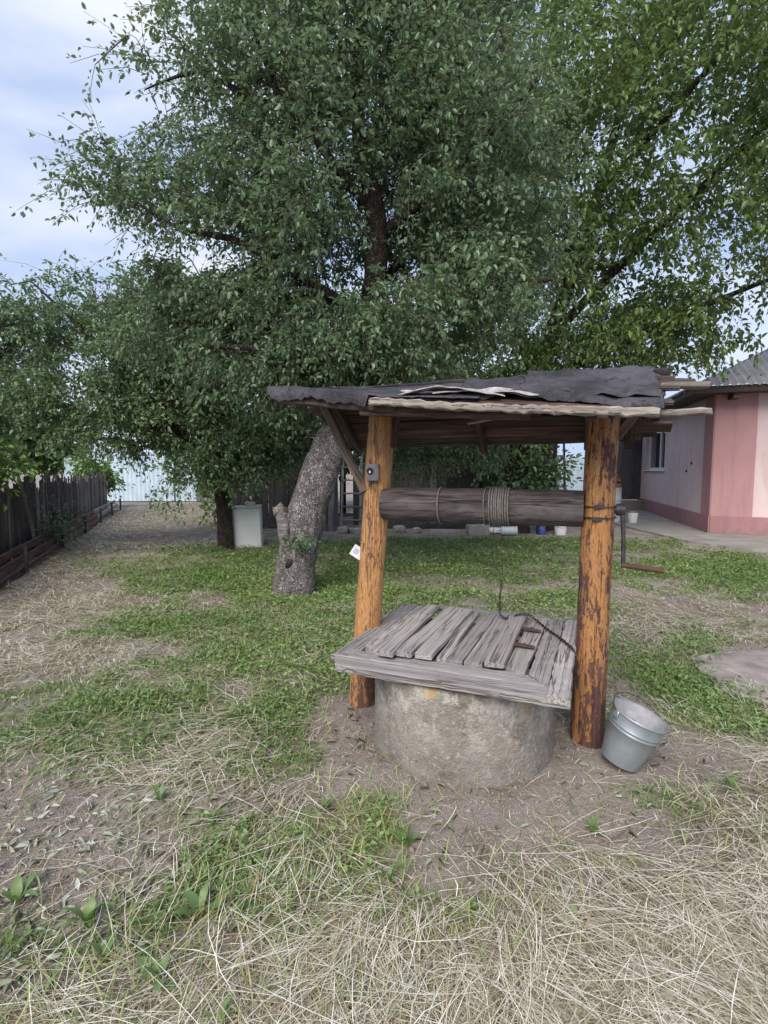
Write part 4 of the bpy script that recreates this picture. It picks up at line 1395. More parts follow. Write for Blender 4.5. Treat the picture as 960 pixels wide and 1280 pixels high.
jug = thing('blue_jug', (3.58, 11.9, 0), 'dark blue plastic jug standing beside the white bucket', 'jug')
V, F = lathe([(0.0, 0.0), (0.085, 0.0), (0.09, 0.012), (0.088, 0.13), (0.06, 0.18), (0.028, 0.2), (0.028, 0.225), (0.0, 0.225)], 20)
obj('body', mesh('body', V, F, M['blueplastic'], True, 40), jug, Matrix.Translation((3.58, 11.9, 0)))
V, F = lathe([(0.0, 0.226), (0.032, 0.226), (0.032, 0.25), (0.0, 0.252)], 16)
obj('cap', mesh('cap', V, F, M['white'], True, 40), jug, Matrix.Translation((3.58, 11.9, 0)))
# by the entrance: white tub with brick pieces piled on a barrel, and a white and black pail
tub = thing('water_barrel', (6.3, 14.6, 0.03), 'whitish metal barrel carrying a pile of bricks on the path', 'barrel')
V, F = lathe([(0.0, 0.0), (0.25, 0.0), (0.255, 0.02), (0.25, 0.3), (0.258, 0.31), (0.25, 0.32), (0.25, 0.6), (0.258, 0.61), (0.25, 0.62), (0.25, 0.88), (0.258, 0.9), (0.24, 0.905), (0.0, 0.9)], 32)
obj('body', mesh('body', V, F, M['pipe'], True, 40), tub, Matrix.Translation((6.3, 14.6, 0.03)))
V, F = lathe([(0.25, 0.905), (0.262, 0.91), (0.262, 0.93), (0.25, 0.935)], 32, True)
obj('rim', mesh('rim', V, F, M['cabinet_top'], True, 40), tub, Matrix.Translation((6.3, 14.6, 0.03)))
bme = bev_mesh('brick', (-0.125, -0.06, 0), (0.125, 0.06, 0.066), M['brick'], 0.006, 1)
z = 0.936
for k, nb in enumerate((2, 2, 1, 2, 1, 1)):
    for j in range(nb):
        drop('brick', bme, 6.33 + 0.02 * math.sin(k * 2.1), 14.52 + (0.13 * (j - 0.5) if nb > 1 else 0.02), z, (-12, 8, 20, -5, 14, -9)[k], 'red brick in the small pile on top of the barrel', 'brick', 'bricks piled on the barrel')
    z += 0.067
pail = thing('enamel_pail', (6.72, 14.2, 0.03), 'white enamel pail with dark rim on the path beside the barrel', 'pail')
V, F = lathe([(0.0, 0.0), (0.1, 0.0), (0.105, 0.01), (0.14, 0.28), (0.135, 0.285), (0.1, 0.03), (0.0, 0.03)], 24)
obj('body', mesh('body', V, F, M['white'], True, 40), pail, Matrix.Translation((6.72, 14.2, 0.03)))
V, F = lathe([(0.138, 0.275), (0.148, 0.282), (0.146, 0.296), (0.134, 0.29)], 24, True)
obj('rim', mesh('rim', V, F, M['black'], True, 40), pail, Matrix.Translation((6.72, 14.2, 0.03)))
V, F = tube([(5.02, 14.6, -0.2, 0.035), (4.98, 14.6, 1.3, 0.032), (4.9, 14.6, 2.9, 0.028)], 8, 6)
o = wobj('thin_post', V, F, M['bark_dark'], None, (5.0, 14.6, 0), True)
tag(o, 'thin dark post standing between the twin trunks and the house entrance', 'post')


# ------------------------------------------------------------------ trees
def limb_mesh(name, pts, mat, parent, n=10, seg=18, rough=0.1, sc=3.0, seed=0):
    def fn(th, s, p):
        return 1 + rough * mnoise.noise(p * sc + Vector((seed, 0, 0))) + rough * 0.5 * mnoise.noise(p * sc * 3.3)
    V, F = tube(pts, n, seg, fn)
    return wobj(name, V, F, mat, parent, None, True)


LEAF = np.array([[0, 0, 0], [0.3, 0.5, 0.16], [0.68, 0.4, 0.1], [1, 0, -0.14], [0.68, -0.4, 0.1], [0.3, -0.5, 0.16]])


def leaf_cloud(name, P, D, size, wid, mat, parent, seed, flat=0.55, tint_bias=0.0):
    """P base points, D directions of the leaves"""
    g = np.random.default_rng(seed)
    n = len(P)
    D = D / np.linalg.norm(D, axis=1)[:, None]
    up = np.stack([g.normal(0, flat, n), g.normal(0, flat, n), np.ones(n)], 1)
    yv = np.cross(up, D)
    yv /= np.maximum(np.linalg.norm(yv, axis=1), 1e-6)[:, None]
    zv = np.cross(D, yv)
    s = np.asarray(size) * g.uniform(0.45, 1.4, n)
    curl = g.uniform(0.3, 1.6, n)
    V = (P[:, None, :] + D[:, None, :] * (LEAF[None, :, 0, None] * s[:, None, None]) + yv[:, None, :] * (LEAF[None, :, 1, None] * (s * wid)[:, None, None])
         + zv[:, None, :] * (LEAF[None, :, 2, None] * (s * curl)[:, None, None]))
    b = np.arange(n)[:, None] * 6
    F = np.concatenate([b + np.array([[0, 3, 2, 1]]), b + np.array([[0, 5, 4, 3]])], 0)
    base = noise3(P * 1.3, seed)
    t = np.clip(0.45 + 2.2 * (base - 0.5) + g.normal(0, 0.22, n) + tint_bias, 0, 1)
    org = np.array(W[parent].translation) if parent is not None else np.zeros(3)
    me = big_mesh(name, V.reshape(-1, 3) - org, F, mat, False, {'tint': np.repeat(t, 6)})
    o = obj(name, me, parent, Matrix.Translation(Vector(org)))
    return o


def tubes_np(name, paths, radii, mat, parent, n=4):
    """many thin branches joined in one part; paths (m,k,3), radii (m,k)"""
    paths = np.asarray(paths)
    radii = np.asarray(radii)
    m, k, _ = paths.shape
    d = np.gradient(paths, axis=1)
    d /= np.maximum(np.linalg.norm(d, axis=2), 1e-9)[..., None]
    ref = np.tile(np.array([0.31, 0.47, 0.83]), (m, k, 1))
    a = np.cross(d, ref)
    a /= np.maximum(np.linalg.norm(a, axis=2), 1e-9)[..., None]
    b = np.cross(d, a)
    th = np.arange(n) * 2 * np.pi / n
    V = paths[:, :, None, :] + radii[:, :, None, None] * (a[:, :, None, :] * np.cos(th)[None, None, :, None] + b[:, :, None, :] * np.sin(th)[None, None, :, None])
    idx = np.arange(m * k * n).reshape(m, k, n)
    i0, i1 = idx[:, :-1, :], idx[:, 1:, :]
    F = np.stack([i0, np.roll(i0, -1, 2), np.roll(i1, -1, 2), i1], -1).reshape(-1, 4)
    org = np.array(W[parent].translation)
    me = big_mesh(name, V.reshape(-1, 3) - org, F, mat, True)
    return obj(name, me, parent, Matrix.Translation(Vector(org)))


def grow(root, limbs, ells, ntw, per, size, wid, leafmat, twigmat, seed, zmin=1.0, droop=0.25, spread=0.055, gap=0.42, keep=None, flat=0.55, tw_len=0.42, shell=0.45, tint_bias=0.0):
    """twigs are sampled inside the ellipsoids, joined to the nearest older branch, and leaves are set along their ends"""
    g = np.random.default_rng(seed)
    E = np.array([e[:6] for e in ells], float)
    wt = np.array([e[6] if len(e) > 6 else 1.0 for e in ells]) * (E[:, 3] * E[:, 4] * E[:, 5]) ** 0.8
    wt /= wt.sum()
    pts = []
    tot = 0
    while tot < ntw:
        q = g.choice(len(E), ntw, p=wt)
        v = g.normal(size=(ntw, 3))
        v /= np.linalg.norm(v, axis=1)[:, None]
        rr = g.uniform(0, 1, ntw) ** shell
        p = E[q, :3] + v * rr[:, None] * E[q, 3:6]
        ok = (0.6 * noise3(p * 1.1, seed) + 0.4 * noise3(p * 2.6, seed + 3) > gap) & (p[:, 2] > zmin)
        if keep is not None:
            ok &= keep(p)
        pts.append(p[ok])
        tot += ok.sum()
    T = np.concatenate(pts)[:ntw]
    nodes = []
    for lm in limbs:
        for (q, _) in smooth_path(lm, 26)[5:]:
            nodes.append(q[:])
    N = np.zeros((len(nodes) + ntw * 3, 3))
    nn = len(nodes)
    N[:nn] = nodes
    d0 = np.array([np.min(np.sum((N[:nn] - t) ** 2, 1)) for t in T])
    T = T[np.argsort(d0)]
    paths, radii = [], []
    for t in T:
        d = np.sum((N[:nn] - t) ** 2, 1) + 0.5 * np.maximum(0, N[:nn, 2] - t[2] - 0.1) ** 2
        s = N[int(np.argmin(d))]
        v = t - s
        ln = np.linalg.norm(v) + 1e-6
        bow = g.normal(0, 0.09, 3) * ln
        m1 = s + v * 0.35 + bow + np.array([0, 0, 0.08 * ln])
        m2 = s + v * 0.7 + bow * 0.8 + np.array([0, 0, 0.05 * ln])
        paths.append([s, m1, m2, t])
        r0 = 0.004 + 0.0095 * min(ln, 1.6)
        radii.append([r0, r0 * 0.8, r0 * 0.6, 0.0034])
        N[nn], N[nn + 1], N[nn + 2] = m1, m2, t
        nn += 3
    paths = np.array(paths)
    # end shoot beyond the tip
    cen = (E[:, :3] * wt[:, None]).sum(0)
    dirv = paths[:, 3] - paths[:, 1]
    dirv /= np.maximum(np.linalg.norm(dirv, axis=1), 1e-6)[:, None]
    out = paths[:, 3] - cen
    out /= np.maximum(np.linalg.norm(out, axis=1), 1e-6)[:, None]
    sh = dirv * 0.6 + out * 0.5 + g.normal(0, 0.35, (len(T), 3)) + np.array([0, 0, -droop])
    sh /= np.linalg.norm(sh, axis=1)[:, None]
    sl_ = tw_len * g.uniform(0.5, 1.3, len(T))
    t1 = T + sh * (sl_ * 0.5)[:, None] + np.array([0, 0, 0.02])
    t2 = T + sh * sl_[:, None] + np.array([0, 0, -0.25 * droop]) * sl_[:, None]
    P2 = np.stack([T, (T + t1) / 2, t1, t2], 1)
    R2 = np.tile(np.array([0.0034, 0.003, 0.0026, 0.0016]), (len(T), 1))
    b = tubes_np('branches', np.concatenate([paths, P2]), np.concatenate([np.array(radii), R2]), twigmat, root, 4)
    # leaves
    n = len(T) * per
    ti = np.repeat(np.arange(len(T)), per)
    f = g.uniform(-0.75, 1.0, n)
    back = paths[ti, 2] * (-np.minimum(f, 0))[:, None] + T[ti] * (1 + np.minimum(f, 0))[:, None]
    fr = T[ti] + (t2[ti] - T[ti]) * np.maximum(f, 0)[:, None]
    B = np.where((f < 0)[:, None], back, fr)
    off = g.normal(0, 1, (n, 3)) * np.array([1, 1, 0.8])
    off *= (spread * g.uniform(0.25, 1.0, n) / (np.linalg.norm(off, axis=1) + 1e-6))[:, None]
    D = off / (np.linalg.norm(off, axis=1)[:, None] + 1e-6) + sh[ti] * 0.5 + np.array([0, 0, -droop]) + g.normal(0, 0.25, (n, 3))
    P = B + off
    ok = P[:, 2] > zmin * 0.8
    c = leaf_cloud('crown', P[ok], D[ok], size, wid, leafmat, root, seed + 1, flat, tint_bias)
    return b, c


# --- old apple tree with the leaning scaly trunk
TB = Vector((-1.08, 6.2, 0))
apple = thing('leaning_tree', TB, 'old leaning tree with thick scaly grey trunk and wide small leaved crown', 'tree')


def bark_fn(th, s, p):
    k = 1 + 0.10 * mnoise.noise(p * 2.3) + 0.05 * mnoise.noise(p * 7) + 0.035 * mnoise.noise(Vector((p.x * 17, p.y * 17, p.z * 9)))
    c = mnoise.cell(Vector((math.cos(th) * 5, math.sin(th) * 5, p.z * 9)))
    return k + 0.025 * c + 0.16 * max(0, 0.12 - s) / 0.12


V, F = tube([(-1.08, 6.2, -0.25, 0.25), (-1.06, 6.2, 0.25, 0.225), (-1.0, 6.2, 0.6, 0.225), (-0.9, 6.2, 1.0, 0.22), (-0.75, 6.22, 1.45, 0.21), (-0.58, 6.25, 1.85, 0.2), (-0.4, 6.3, 2.08, 0.19),
             (-0.2, 6.4, 2.3, 0.175), (-0.12, 6.5, 2.8, 0.16)], 56, 110, bark_fn)
trunk = wobj('trunk', V, F, M['bark'], apple, None, True)
# torn stub of a lost fork on its left side
V, F = tube([(-1.07, 6.04, 0.4, 0.03), (-1.11, 6.02, 0.6, 0.065), (-1.165, 6.03, 0.85, 0.088), (-1.2, 6.06, 1.08, 0.085)], 28, 30,
            lambda th, s, p: 1 + 0.3 * mnoise.noise(p * 4) + 0.2 * mnoise.noise(Vector((p.x * 22, p.y * 22, p.z * 4))) - 0.35 * max(0, math.cos(th - 0.8)) * s)
V = [p + Vector((0, 0, 0.09 * (mnoise.noise(Vector((p.x * 14, p.y * 14, 0))) - 0.3) if p.z > 1.0 else 0)) for p in V]
wobj('torn_fork_stub', V, F, M['cutwood'], trunk, None, True)
V, F = tube([(-1.12, 6.02, 0.36, 0.03), (-1.08, 6.01, 0.42, 0.045), (-1.05, 6.02, 0.5, 0.02)], 12, 10, lambda th, s, p: 1 + 0.3 * mnoise.noise(p * 12))
wobj('hollow_shade', V, F, M['black'], trunk, None, True)  # black lump on the bark, painted shade in place of a real hole
AL = [
    [(-0.12, 6.5, 2.75, 0.165), (-0.16, 6.5, 3.3, 0.14), (-0.08, 6.45, 4.0, 0.13), (-0.12, 6.4, 4.6, 0.11), (-0.3, 6.45, 5.3, 0.08), (-0.25, 6.5, 6.4, 0.05), (-0.1, 6.5, 7.6, 0.02)],
    [(-0.14, 6.45, 4.5, 0.07), (-0.5, 6.3, 4.85, 0.055), (-0.9, 6.2, 5.35, 0.045), (-1.3, 6.15, 5.95, 0.035), (-1.6, 6.1, 6.9, 0.02)],
    [(-0.12, 6.5, 3.2, 0.08), (-0.8, 6.3, 3.6, 0.06), (-1.6, 6.1, 4.0, 0.04), (-2.2, 6.0, 4.1, 0.022), (-2.7, 6.1, 4.4, 0.008)],
    [(-0.1, 6.5, 4.2, 0.07), (0.5, 6.3, 4.6, 0.055), (1.1, 6.1, 5.1, 0.04), (1.7, 6.0, 5.7, 0.02)],
    [(-0.14, 6.5, 3.0, 0.07), (0.5, 6.1, 3.2, 0.055), (1.1, 5.7, 3.35, 0.04), (1.7, 5.5, 3.4, 0.018)],
    [(-0.3, 6.3, 2.15, 0.07), (-0.6, 6.0, 2.5, 0.05), (-1.2, 5.8, 2.75, 0.04), (-1.9, 5.8, 2.8, 0.02)],
    [(-0.9, 6.2, 5.35, 0.04), (-1.5, 6.0, 5.5, 0.03), (-2.0, 6.0, 5.7, 0.02), (-2.6, 6.1, 5.6, 0.008)],
    [(-0.1, 6.5, 3.6, 0.07), (0.2, 7.2, 4.2, 0.05), (0.5, 8.0, 4.8, 0.03)],
    [(0.2, 7.2, 4.2, 0.045), (0.5, 7.9, 3.9, 0.035), (0.8, 8.5, 3.2, 0.025), (0.9, 8.8, 2.4, 0.01)],
]
for i, lm in enumerate(AL):
    limb_mesh('limb', lm, M['bark_dark'], apple, 12, 22, 0.14, 4, i * 5)
AE = [(-0.4, 6.6, 4.6, 2.4, 2.0, 2.1), (-2.1, 6.3, 5.0, 1.3, 1.2, 1.4, 0.62), (0.75, 6.3, 4.4, 1.35, 1.5, 1.7), (-0.2, 6.5, 7.0, 1.9, 1.7, 1.4, 0.8), (-1.35, 6.3, 6.6, 1.25, 1.2, 1.2, 0.55),
      (-2.0, 6.3, 3.9, 1.5, 1.3, 1.1, 0.9), (-1.2, 6.2, 3.0, 1.4, 1.1, 0.8, 1.2), (0.5, 5.7, 3.2, 1.2, 0.8, 0.6, 1.6), (-0.2, 6.0, 2.75, 1.3, 0.8, 0.55, 1.5), (0.6, 6.6, 6.5, 1.3, 1.5, 1.4), (-1.5, 6.3, 2.35, 0.9, 0.7, 0.6, 1.5), (0.9, 8.7, 2.0, 1.5, 0.7, 0.65, 1.8), (1.9, 8.9, 2.2, 0.8, 0.6, 0.6, 1.5), (-2.9, 6.2, 4.2, 0.95, 0.9, 0.8, 1.7), (-2.8, 6.3, 3.5, 1.1, 0.9, 0.6, 1.8), (-1.9, 6.2, 3.7, 0.9, 0.8, 0.6, 1.6)]
grow(apple, AL, AE, 6900, 24, 0.057, 0.5, M['leaf_apple'], M['twig'], 101, zmin=1.25, droop=0.3, gap=0.475, tw_len=0.5, keep=lambda p: ~((p[:, 2] < 1.8) & (p[:, 1] < 7.9)) & (p[:, 0] > -3.15 + 0.55 * np.clip(p[:, 2] - 4.9, 0, 1.4)) & ~((p[:, 1] < 5.9) & (p[:, 2] < 2.35) & (p[:, 0] > -1.2)) & ~((p[:, 1] < 6.5) & (np.abs(p[:, 0] + 0.1) < 0.22 + 0.04 * (6.5 - p[:, 1])) & (p[:, 2] > 3.6) & (p[:, 2] < 4.6)))
# suckers on the trunk
g = np.random.default_rng(77)
P = np.stack([g.normal(-0.93, 0.1, 90), g.normal(5.93, 0.03, 90), g.normal(0.66, 0.07, 90)], 1)
leaf_cloud('trunk_shoots', P, g.normal(0, 0.6, (90, 3)) + np.array([0, -0.4, -0.3]), 0.06, 0.5, M['leaf_apple'], apple, 5)['kind'] = 'stuff'

# --- spreading plum tree on the left
plum = thing('spreading_tree', (-2.9, 9.6, 0), 'low spreading tree with dark trunk reaching over the yard towards the picket fence', 'tree')
PLm = [
    [(-2.92, 9.6, -0.2, 0.17), (-2.9, 9.6, 0.4, 0.14), (-2.95, 9.55, 1.1, 0.125), (-3.1, 9.5, 1.8, 0.12), (-3.2, 9.5, 2.6, 0.1), (-3.3, 9.4, 3.6, 0.06), (-3.4, 9.3, 4.6, 0.02)],
    [(-3.1, 9.5, 1.75, 0.11), (-3.5, 9.3, 2.1, 0.1), (-4.0, 9.1, 2.28, 0.085), (-4.7, 9.0, 2.3, 0.07), (-5.5, 8.9, 2.6, 0.05), (-6.6, 8.8, 2.9, 0.02)],
    [(-3.15, 9.5, 2.2, 0.07), (-2.5, 9.2, 2.6, 0.05), (-1.8, 9.0, 3.0, 0.03), (-1.2, 9.0, 3.2, 0.012)],
    [(-3.6, 9.25, 2.15, 0.06), (-4.2, 8.8, 3.0, 0.045), (-4.9, 8.6, 3.8, 0.03), (-5.5, 8.5, 4.4, 0.012)],
    [(-3.3, 9.4, 1.9, 0.05), (-3.4, 8.9, 1.8, 0.035), (-3.4, 8.6, 1.4, 0.02), (-3.35, 8.45, 0.95, 0.008)],
]
ptk = limb_mesh('trunk', PLm[0], M['bark_dark'], plum, 16, 30, 0.12, 4, 1)
for i, lm in enumerate(PLm[1:]):
    limb_mesh('limb', lm, M['bark_dark'], plum, 10, 20, 0.12, 4, i * 4)
PE = [(-4.9, 8.9, 3.4, 2.2, 1.5, 1.25), (-3.3, 9.2, 3.3, 1.8, 1.5, 1.5), (-6.7, 8.6, 3.2, 1.6, 1.3, 1.2), (-2.2, 9.2, 2.7, 1.4, 1.2, 1.1), (-5.2, 8.9, 2.4, 2.0, 1.2, 0.55, 1.3), (-2.6, 9.0, 1.9, 1.0, 0.9, 0.6, 1.2),
      (-3.4, 8.5, 1.35, 0.4, 0.35, 0.5, 1.5), (-7.2, 8.5, 2.3, 1.0, 1.0, 0.7, 1.2), (-1.6, 9.2, 2.2, 1.0, 0.8, 0.6, 1.3), (-4.3, 9.0, 1.95, 0.9, 0.8, 0.3, 1.0), (-2.9, 8.9, 1.7, 0.6, 0.5, 0.7, 1.8), (-4.6, 8.9, 1.75, 0.8, 0.6, 0.35, 1.0)]
grow(plum, PLm, PE, 4800, 20, 0.068, 0.52, M['leaf_plum'], M['twig'], 202, zmin=0.75, droop=0.3, gap=0.48, spread=0.06, tw_len=0.5)

# --- tall walnut behind, over the house
waln = thing('tall_tree', (3.1, 12.4, 0), 'tall twin trunked tree with larger light green leaves reaching over the house', 'tree')
WL = [
    [(3.15, 12.4, -0.2, 0.33), (3.1, 12.4, 0.6, 0.28), (3.1, 12.35, 1.6, 0.26), (3.2, 12.2, 2.6, 0.24), (3.5, 12.0, 3.8, 0.2), (3.9, 11.8, 5.2, 0.16), (4.4, 11.5, 7.0, 0.11), (4.8, 11.2, 9.0, 0.06), (5.0, 11, 11, 0.02)],
    [(3.9, 12.6, -0.2, 0.24), (3.9, 12.6, 1.2, 0.2), (3.85, 12.5, 2.6, 0.17), (3.3, 12.3, 4.0, 0.14), (2.6, 12.0, 5.6, 0.1), (2.2, 11.6, 7.6, 0.05), (2.1, 11.4, 9.6, 0.02)],
    [(3.4, 12.05, 3.4, 0.13), (4.2, 11.5, 3.75, 0.1), (5.2, 10.9, 4.2, 0.08), (6.4, 10.3, 4.7, 0.05), (7.8, 9.6, 5.2, 0.02)],
    [(3.7, 11.9, 4.4, 0.12), (4.6, 11.2, 5.4, 0.09), (5.8, 10.4, 6.6, 0.07), (6.8, 9.4, 7.6, 0.045), (7.4, 8.2, 8.2, 0.02)],
    [(3.3, 12.1, 3.0, 0.1), (3.9, 11.7, 3.0, 0.07), (4.8, 11.2, 3.3, 0.045), (5.8, 10.7, 3.4, 0.015)],
    [(4.0, 11.7, 5.6, 0.09), (3.4, 10.6, 6.6, 0.07), (2.6, 9.8, 7.6, 0.04), (2.0, 9.2, 8.6, 0.015)],
    [(4.5, 11.4, 7.2, 0.08), (5.6, 10.6, 8.4, 0.06), (6.6, 9.8, 9.6, 0.03), (7.2, 9.4, 10.6, 0.012)],
]
for i, lm in enumerate(WL):
    limb_mesh('trunk' if i < 2 else 'limb', lm, M['bark_dark'], waln, 16 if i < 2 else 10, 30 if i < 2 else 20, 0.12, 3, i * 7)
WE = [(4.2, 11.5, 5.4, 2.8, 2.4, 2.2), (6.6, 10.2, 7.4, 3.2, 2.6, 2.6), (3.0, 11, 8.2, 2.8, 2.4, 2.6), (7.0, 8.6, 8.2, 2.6, 1.6, 1.8, 0.9), (2.4, 11.8, 3.6, 1.6, 1.4, 0.9, 1.1), (5.6, 10.8, 4.3, 2.0, 1.4, 0.9, 1.2),
      (5.5, 10.5, 10, 3.2, 2.5, 2.0), (7.6, 9.8, 5.2, 1.4, 1.2, 0.8, 0.9), (3.6, 11.9, 3.2, 1.8, 1.2, 0.6, 1.5), (2.2, 11.6, 2.4, 1.5, 0.8, 0.6, 2.2), (1.4, 10.5, 6.2, 1.4, 1.4, 1.6, 0.9), (9.0, 9.5, 7.0, 1.8, 2.0, 2.2, 0.8)]
grow(waln, WL, WE, 4700, 17, 0.115, 0.46, M['leaf_walnut'], M['twig'], 303, zmin=1.7, droop=0.35, gap=0.49, spread=0.1, tw_len=0.6)


# --- trees and bushes further back
def far_tree(name, label, x, y, h, rx, z0, n, mat, seed, size=0.2, group=None, per=16, trunk_r=0.14, zmin=0.6):
    t = thing(name, (x, y, 0), label, 'tree' if h > 3 else 'bush', group)
    lm = [[(x, y, -0.2, trunk_r), (x + 0.05, y, h * 0.3, trunk_r * 0.8), (x - 0.1, y, h * 0.6, trunk_r * 0.5), (x, y, h * 0.92, 0.02)]]
    limb_mesh('trunk', lm[0], M['bark_dark'], t, 9, 12, 0.12, 3, seed)
    zc = (h + z0) / 2
    rz = (h - z0) / 2
    g = np.random.default_rng(seed)
    el = [(x, y, zc, rx * 0.8, rx * 0.7, rz)]
    for k in range(4):
        a = g.uniform(0, 6.28)
        el.append((x + math.cos(a) * rx * 0.45, y + math.sin(a) * rx * 0.35, zc + g.uniform(-0.5, 0.4) * rz, rx * 0.5, rx * 0.45, rz * 0.5))
    grow(t, lm, el, n, per, size, 0.6, mat, M['twig'], seed, zmin=zmin, droop=0.2, gap=0.38, spread=0.28, tw_len=0.5)
    return t


far_tree('garden_tree', 'leafy green tree rising behind the dark end of the picket fence', -11.5, 13.5, 5.2, 2.2, 0.8, 420, M['leaf_far'], 404, 0.17)
far_tree('garden_tree', 'rounded tree standing behind the pale blue metal fence', -9.2, 27.0, 5.5, 3.0, 1.4, 420, M['leaf_far'], 414, 0.24)
far_tree('garden_tree', 'broad tree standing behind the board shed roof', -2.5, 19.0, 6.0, 3.0, 1.2, 600, M['leaf_far'], 424, 0.22)
far_tree('garden_tree', 'slim tree filling the gap behind the shed and the twin trunks', 1.2, 18.5, 6.0, 2.4, 0.9, 520, M['leaf_far'], 434, 0.22)
far_tree('garden_tree', 'tree beyond the blue fence seen through the canopy gap', 6.2, 28.0, 6.0, 2.6, 1.6, 360, M['leaf_far'], 444, 0.26)
far_tree('garden_tree', 'distant tree beyond the far corner of the picket fence', -16.0, 24.0, 6.0, 3.0, 1.0, 360, M['leaf_far'], 454, 0.26)
far_tree('bush', 'lime green bush leaning over the top of the dark fence', -6.35, 7.75, 1.95, 0.75, 1.2, 60, M['leaf_lime'], 464, 0.1, per=24, trunk_r=0.03, zmin=1.1)
far_tree('bush', 'lime green bush at the far corner where the fences meet', -10.6, 19.6, 2.3, 0.8, 0.4, 110, M['leaf_lime'], 474, 0.14, per=18, trunk_r=0.03, zmin=0.2)
far_tree('bush', 'dark leafy bush growing through the board edging', -6.0, 9.6, 0.75, 0.32, 0.05, 50, M['leaf_plum'], 484, 0.06, per=10, trunk_r=0.012, zmin=0.03)
far_tree('bush', 'bright bush beside the dark trunk at the clearing', -4.0, 13.4, 1.0, 0.5, 0.1, 60, M['leaf_lime'], 494, 0.11, per=14, trunk_r=0.015, zmin=0.05)
for i, (bx, by, bh, lab) in enumerate([(-6.9, 22.4, 3.0, 'round green bush growing where the blue metal fence ends'), (-3.3, 17.5, 2.8, 'tall bush pressed against the shed wall facing the blue fence'), (2.9, 17.2, 3.2, 'dense bush behind the shed corner by the twin trunks'),
                                    (4.6, 19.5, 3.0, 'bush between twin trunks and the dark entrance wall'), (0.9, 21.5, 3.4, 'large bush in the back corner behind the shed roof'), (6.0, 22.0, 2.6, 'bush in front of the short blue fence piece')]):
    far_tree('bush', lab, bx, by, bh, 1.35, 0.15, 210, M['leaf_far'], 600 + i * 10, 0.17, per=16, trunk_r=0.05, zmin=0.1)
far_tree('bush', 'low green bush between the twin dark trunks', 3.5, 12.05, 1.9, 0.6, 0.5, 80, M['leaf_plum'], 504, 0.12, per=16, trunk_r=0.02, zmin=0.2)

# ------------------------------------------------------------------ ground cover
CAMV = np.array([0, 0, 1.5])


def scatter(n, seed, ymax=11.0, power=1.9):
    """points over the visible yard, denser near the viewer's side of the well"""
    g = np.random.default_rng(seed)
    y = 0.75 + (ymax - 0.75) * g.uniform(0, 1, n) ** power
    x = g.uniform(-1, 1, n) * (0.82 * y + 0.35)
    return x, y, g


def clear(x, y):
    d = np.hypot(x - RING[0], y - RING[1]) > 0.5
    pr_ = (np.hypot(x - 1.105, y - 2.77) > 0.1) & (np.hypot(x + 0.155, y - 3.22) > 0.09)
    bu = np.hypot(x - 1.19, y - 2.55) > 0.12
    tr = np.hypot(x + 1.08, y - 6.2) > 0.25
    hs = ~((x > 6.1) & (y > 9.0 - 0.3 * (x - 6.7)))
    sl2 = ~((x + 0.5 * (fbm(x * 5, y * 5, 33) - 0.5) > 2.5) & (x < 3.9) & (y + 0.5 * (fbm(x * 5, y * 5, 35) - 0.5) > 3.2) & (y < 4.1))
    fe = (x - FA.x) * fo.x + (y - FA.y) * fo.y > 0.4
    return d & pr_ & bu & tr & hs & sl2 & fe


def ribbons(name, x, y, z, L_, wd_, hd, rise, bend, mat, tint, segs=3, label=None, cat=None, lift=None):
    """flat tapered strips: start point, length, width, heading, vertical rise profile"""
    n = len(x)
    ts = np.linspace(0, 1, segs + 1)
    ct, st = np.cos(hd), np.sin(hd)
    V = np.zeros((n, segs + 1, 2, 3))
    for i, t in enumerate(ts):
        hh = hd + bend * t
        px = x + L_ * t * np.cos(hd + bend * t * 0.5) * np.sqrt(np.maximum(1 - rise ** 2, 0.02))
        py = y + L_ * t * np.sin(hd + bend * t * 0.5) * np.sqrt(np.maximum(1 - rise ** 2, 0.02))
        pz = z + L_ * rise * (t - 0.35 * t * t) + (lift * np.sin(np.pi * t) if lift is not None else 0)
        w = wd_ * (1.0 if i < segs else 0.15) * (0.75 if i == 0 else 1)
        V[:, i, 0] = np.stack([px - np.sin(hh) * w / 2, py + np.cos(hh) * w / 2, pz], 1)
        V[:, i, 1] = np.stack([px + np.sin(hh) * w / 2, py - np.cos(hh) * w / 2, pz], 1)
    k = (segs + 1) * 2
    b = np.arange(n)[:, None] * k
    F = np.concatenate([b + np.array([[2 * i, 2 * i + 1, 2 * i + 3, 2 * i + 2]]) for i in range(segs)], 0)
    me = big_mesh(name, V.reshape(-1, 3), F, mat, False, {'tint': np.repeat(tint, k)})
    o = obj(name, me)
    tag(o, label, cat, kind='stuff')
    return o


# green blades
x, y, g = scatter(520000, 1)
gm, hm = masks(x, y)
ok = clear(x, y) & (g.uniform(0, 1, len(x)) < np.clip(gm * 1.25 - 0.12, 0.015, 1))
x, y, gm = x[ok][:150000], y[ok][:150000], gm[ok][:150000]
n = len(x)
sc = np.clip(0.7 + y * 0.1, 0.8, 1.9)
ribbons('grass', x, y, gh(x, y) - 0.004, g.uniform(0.025, 0.075, n) * sc * (0.5 + 1.1 * fbm(x * 5, y * 5, 17)) * (0.8 + 0.7 * gm), g.uniform(0.003, 0.006, n) * sc, g.uniform(0, 6.28, n), g.uniform(0.35, 0.95, n), g.normal(0, 0.8, n), M['grass'],
        np.clip(g.normal(0.45, 0.27, n) + 0.4 * (fbm(x * 2, y * 2, 61) - 0.5), 0, 1), 2, 'short green grass blades growing in patches over the yard', 'grass')
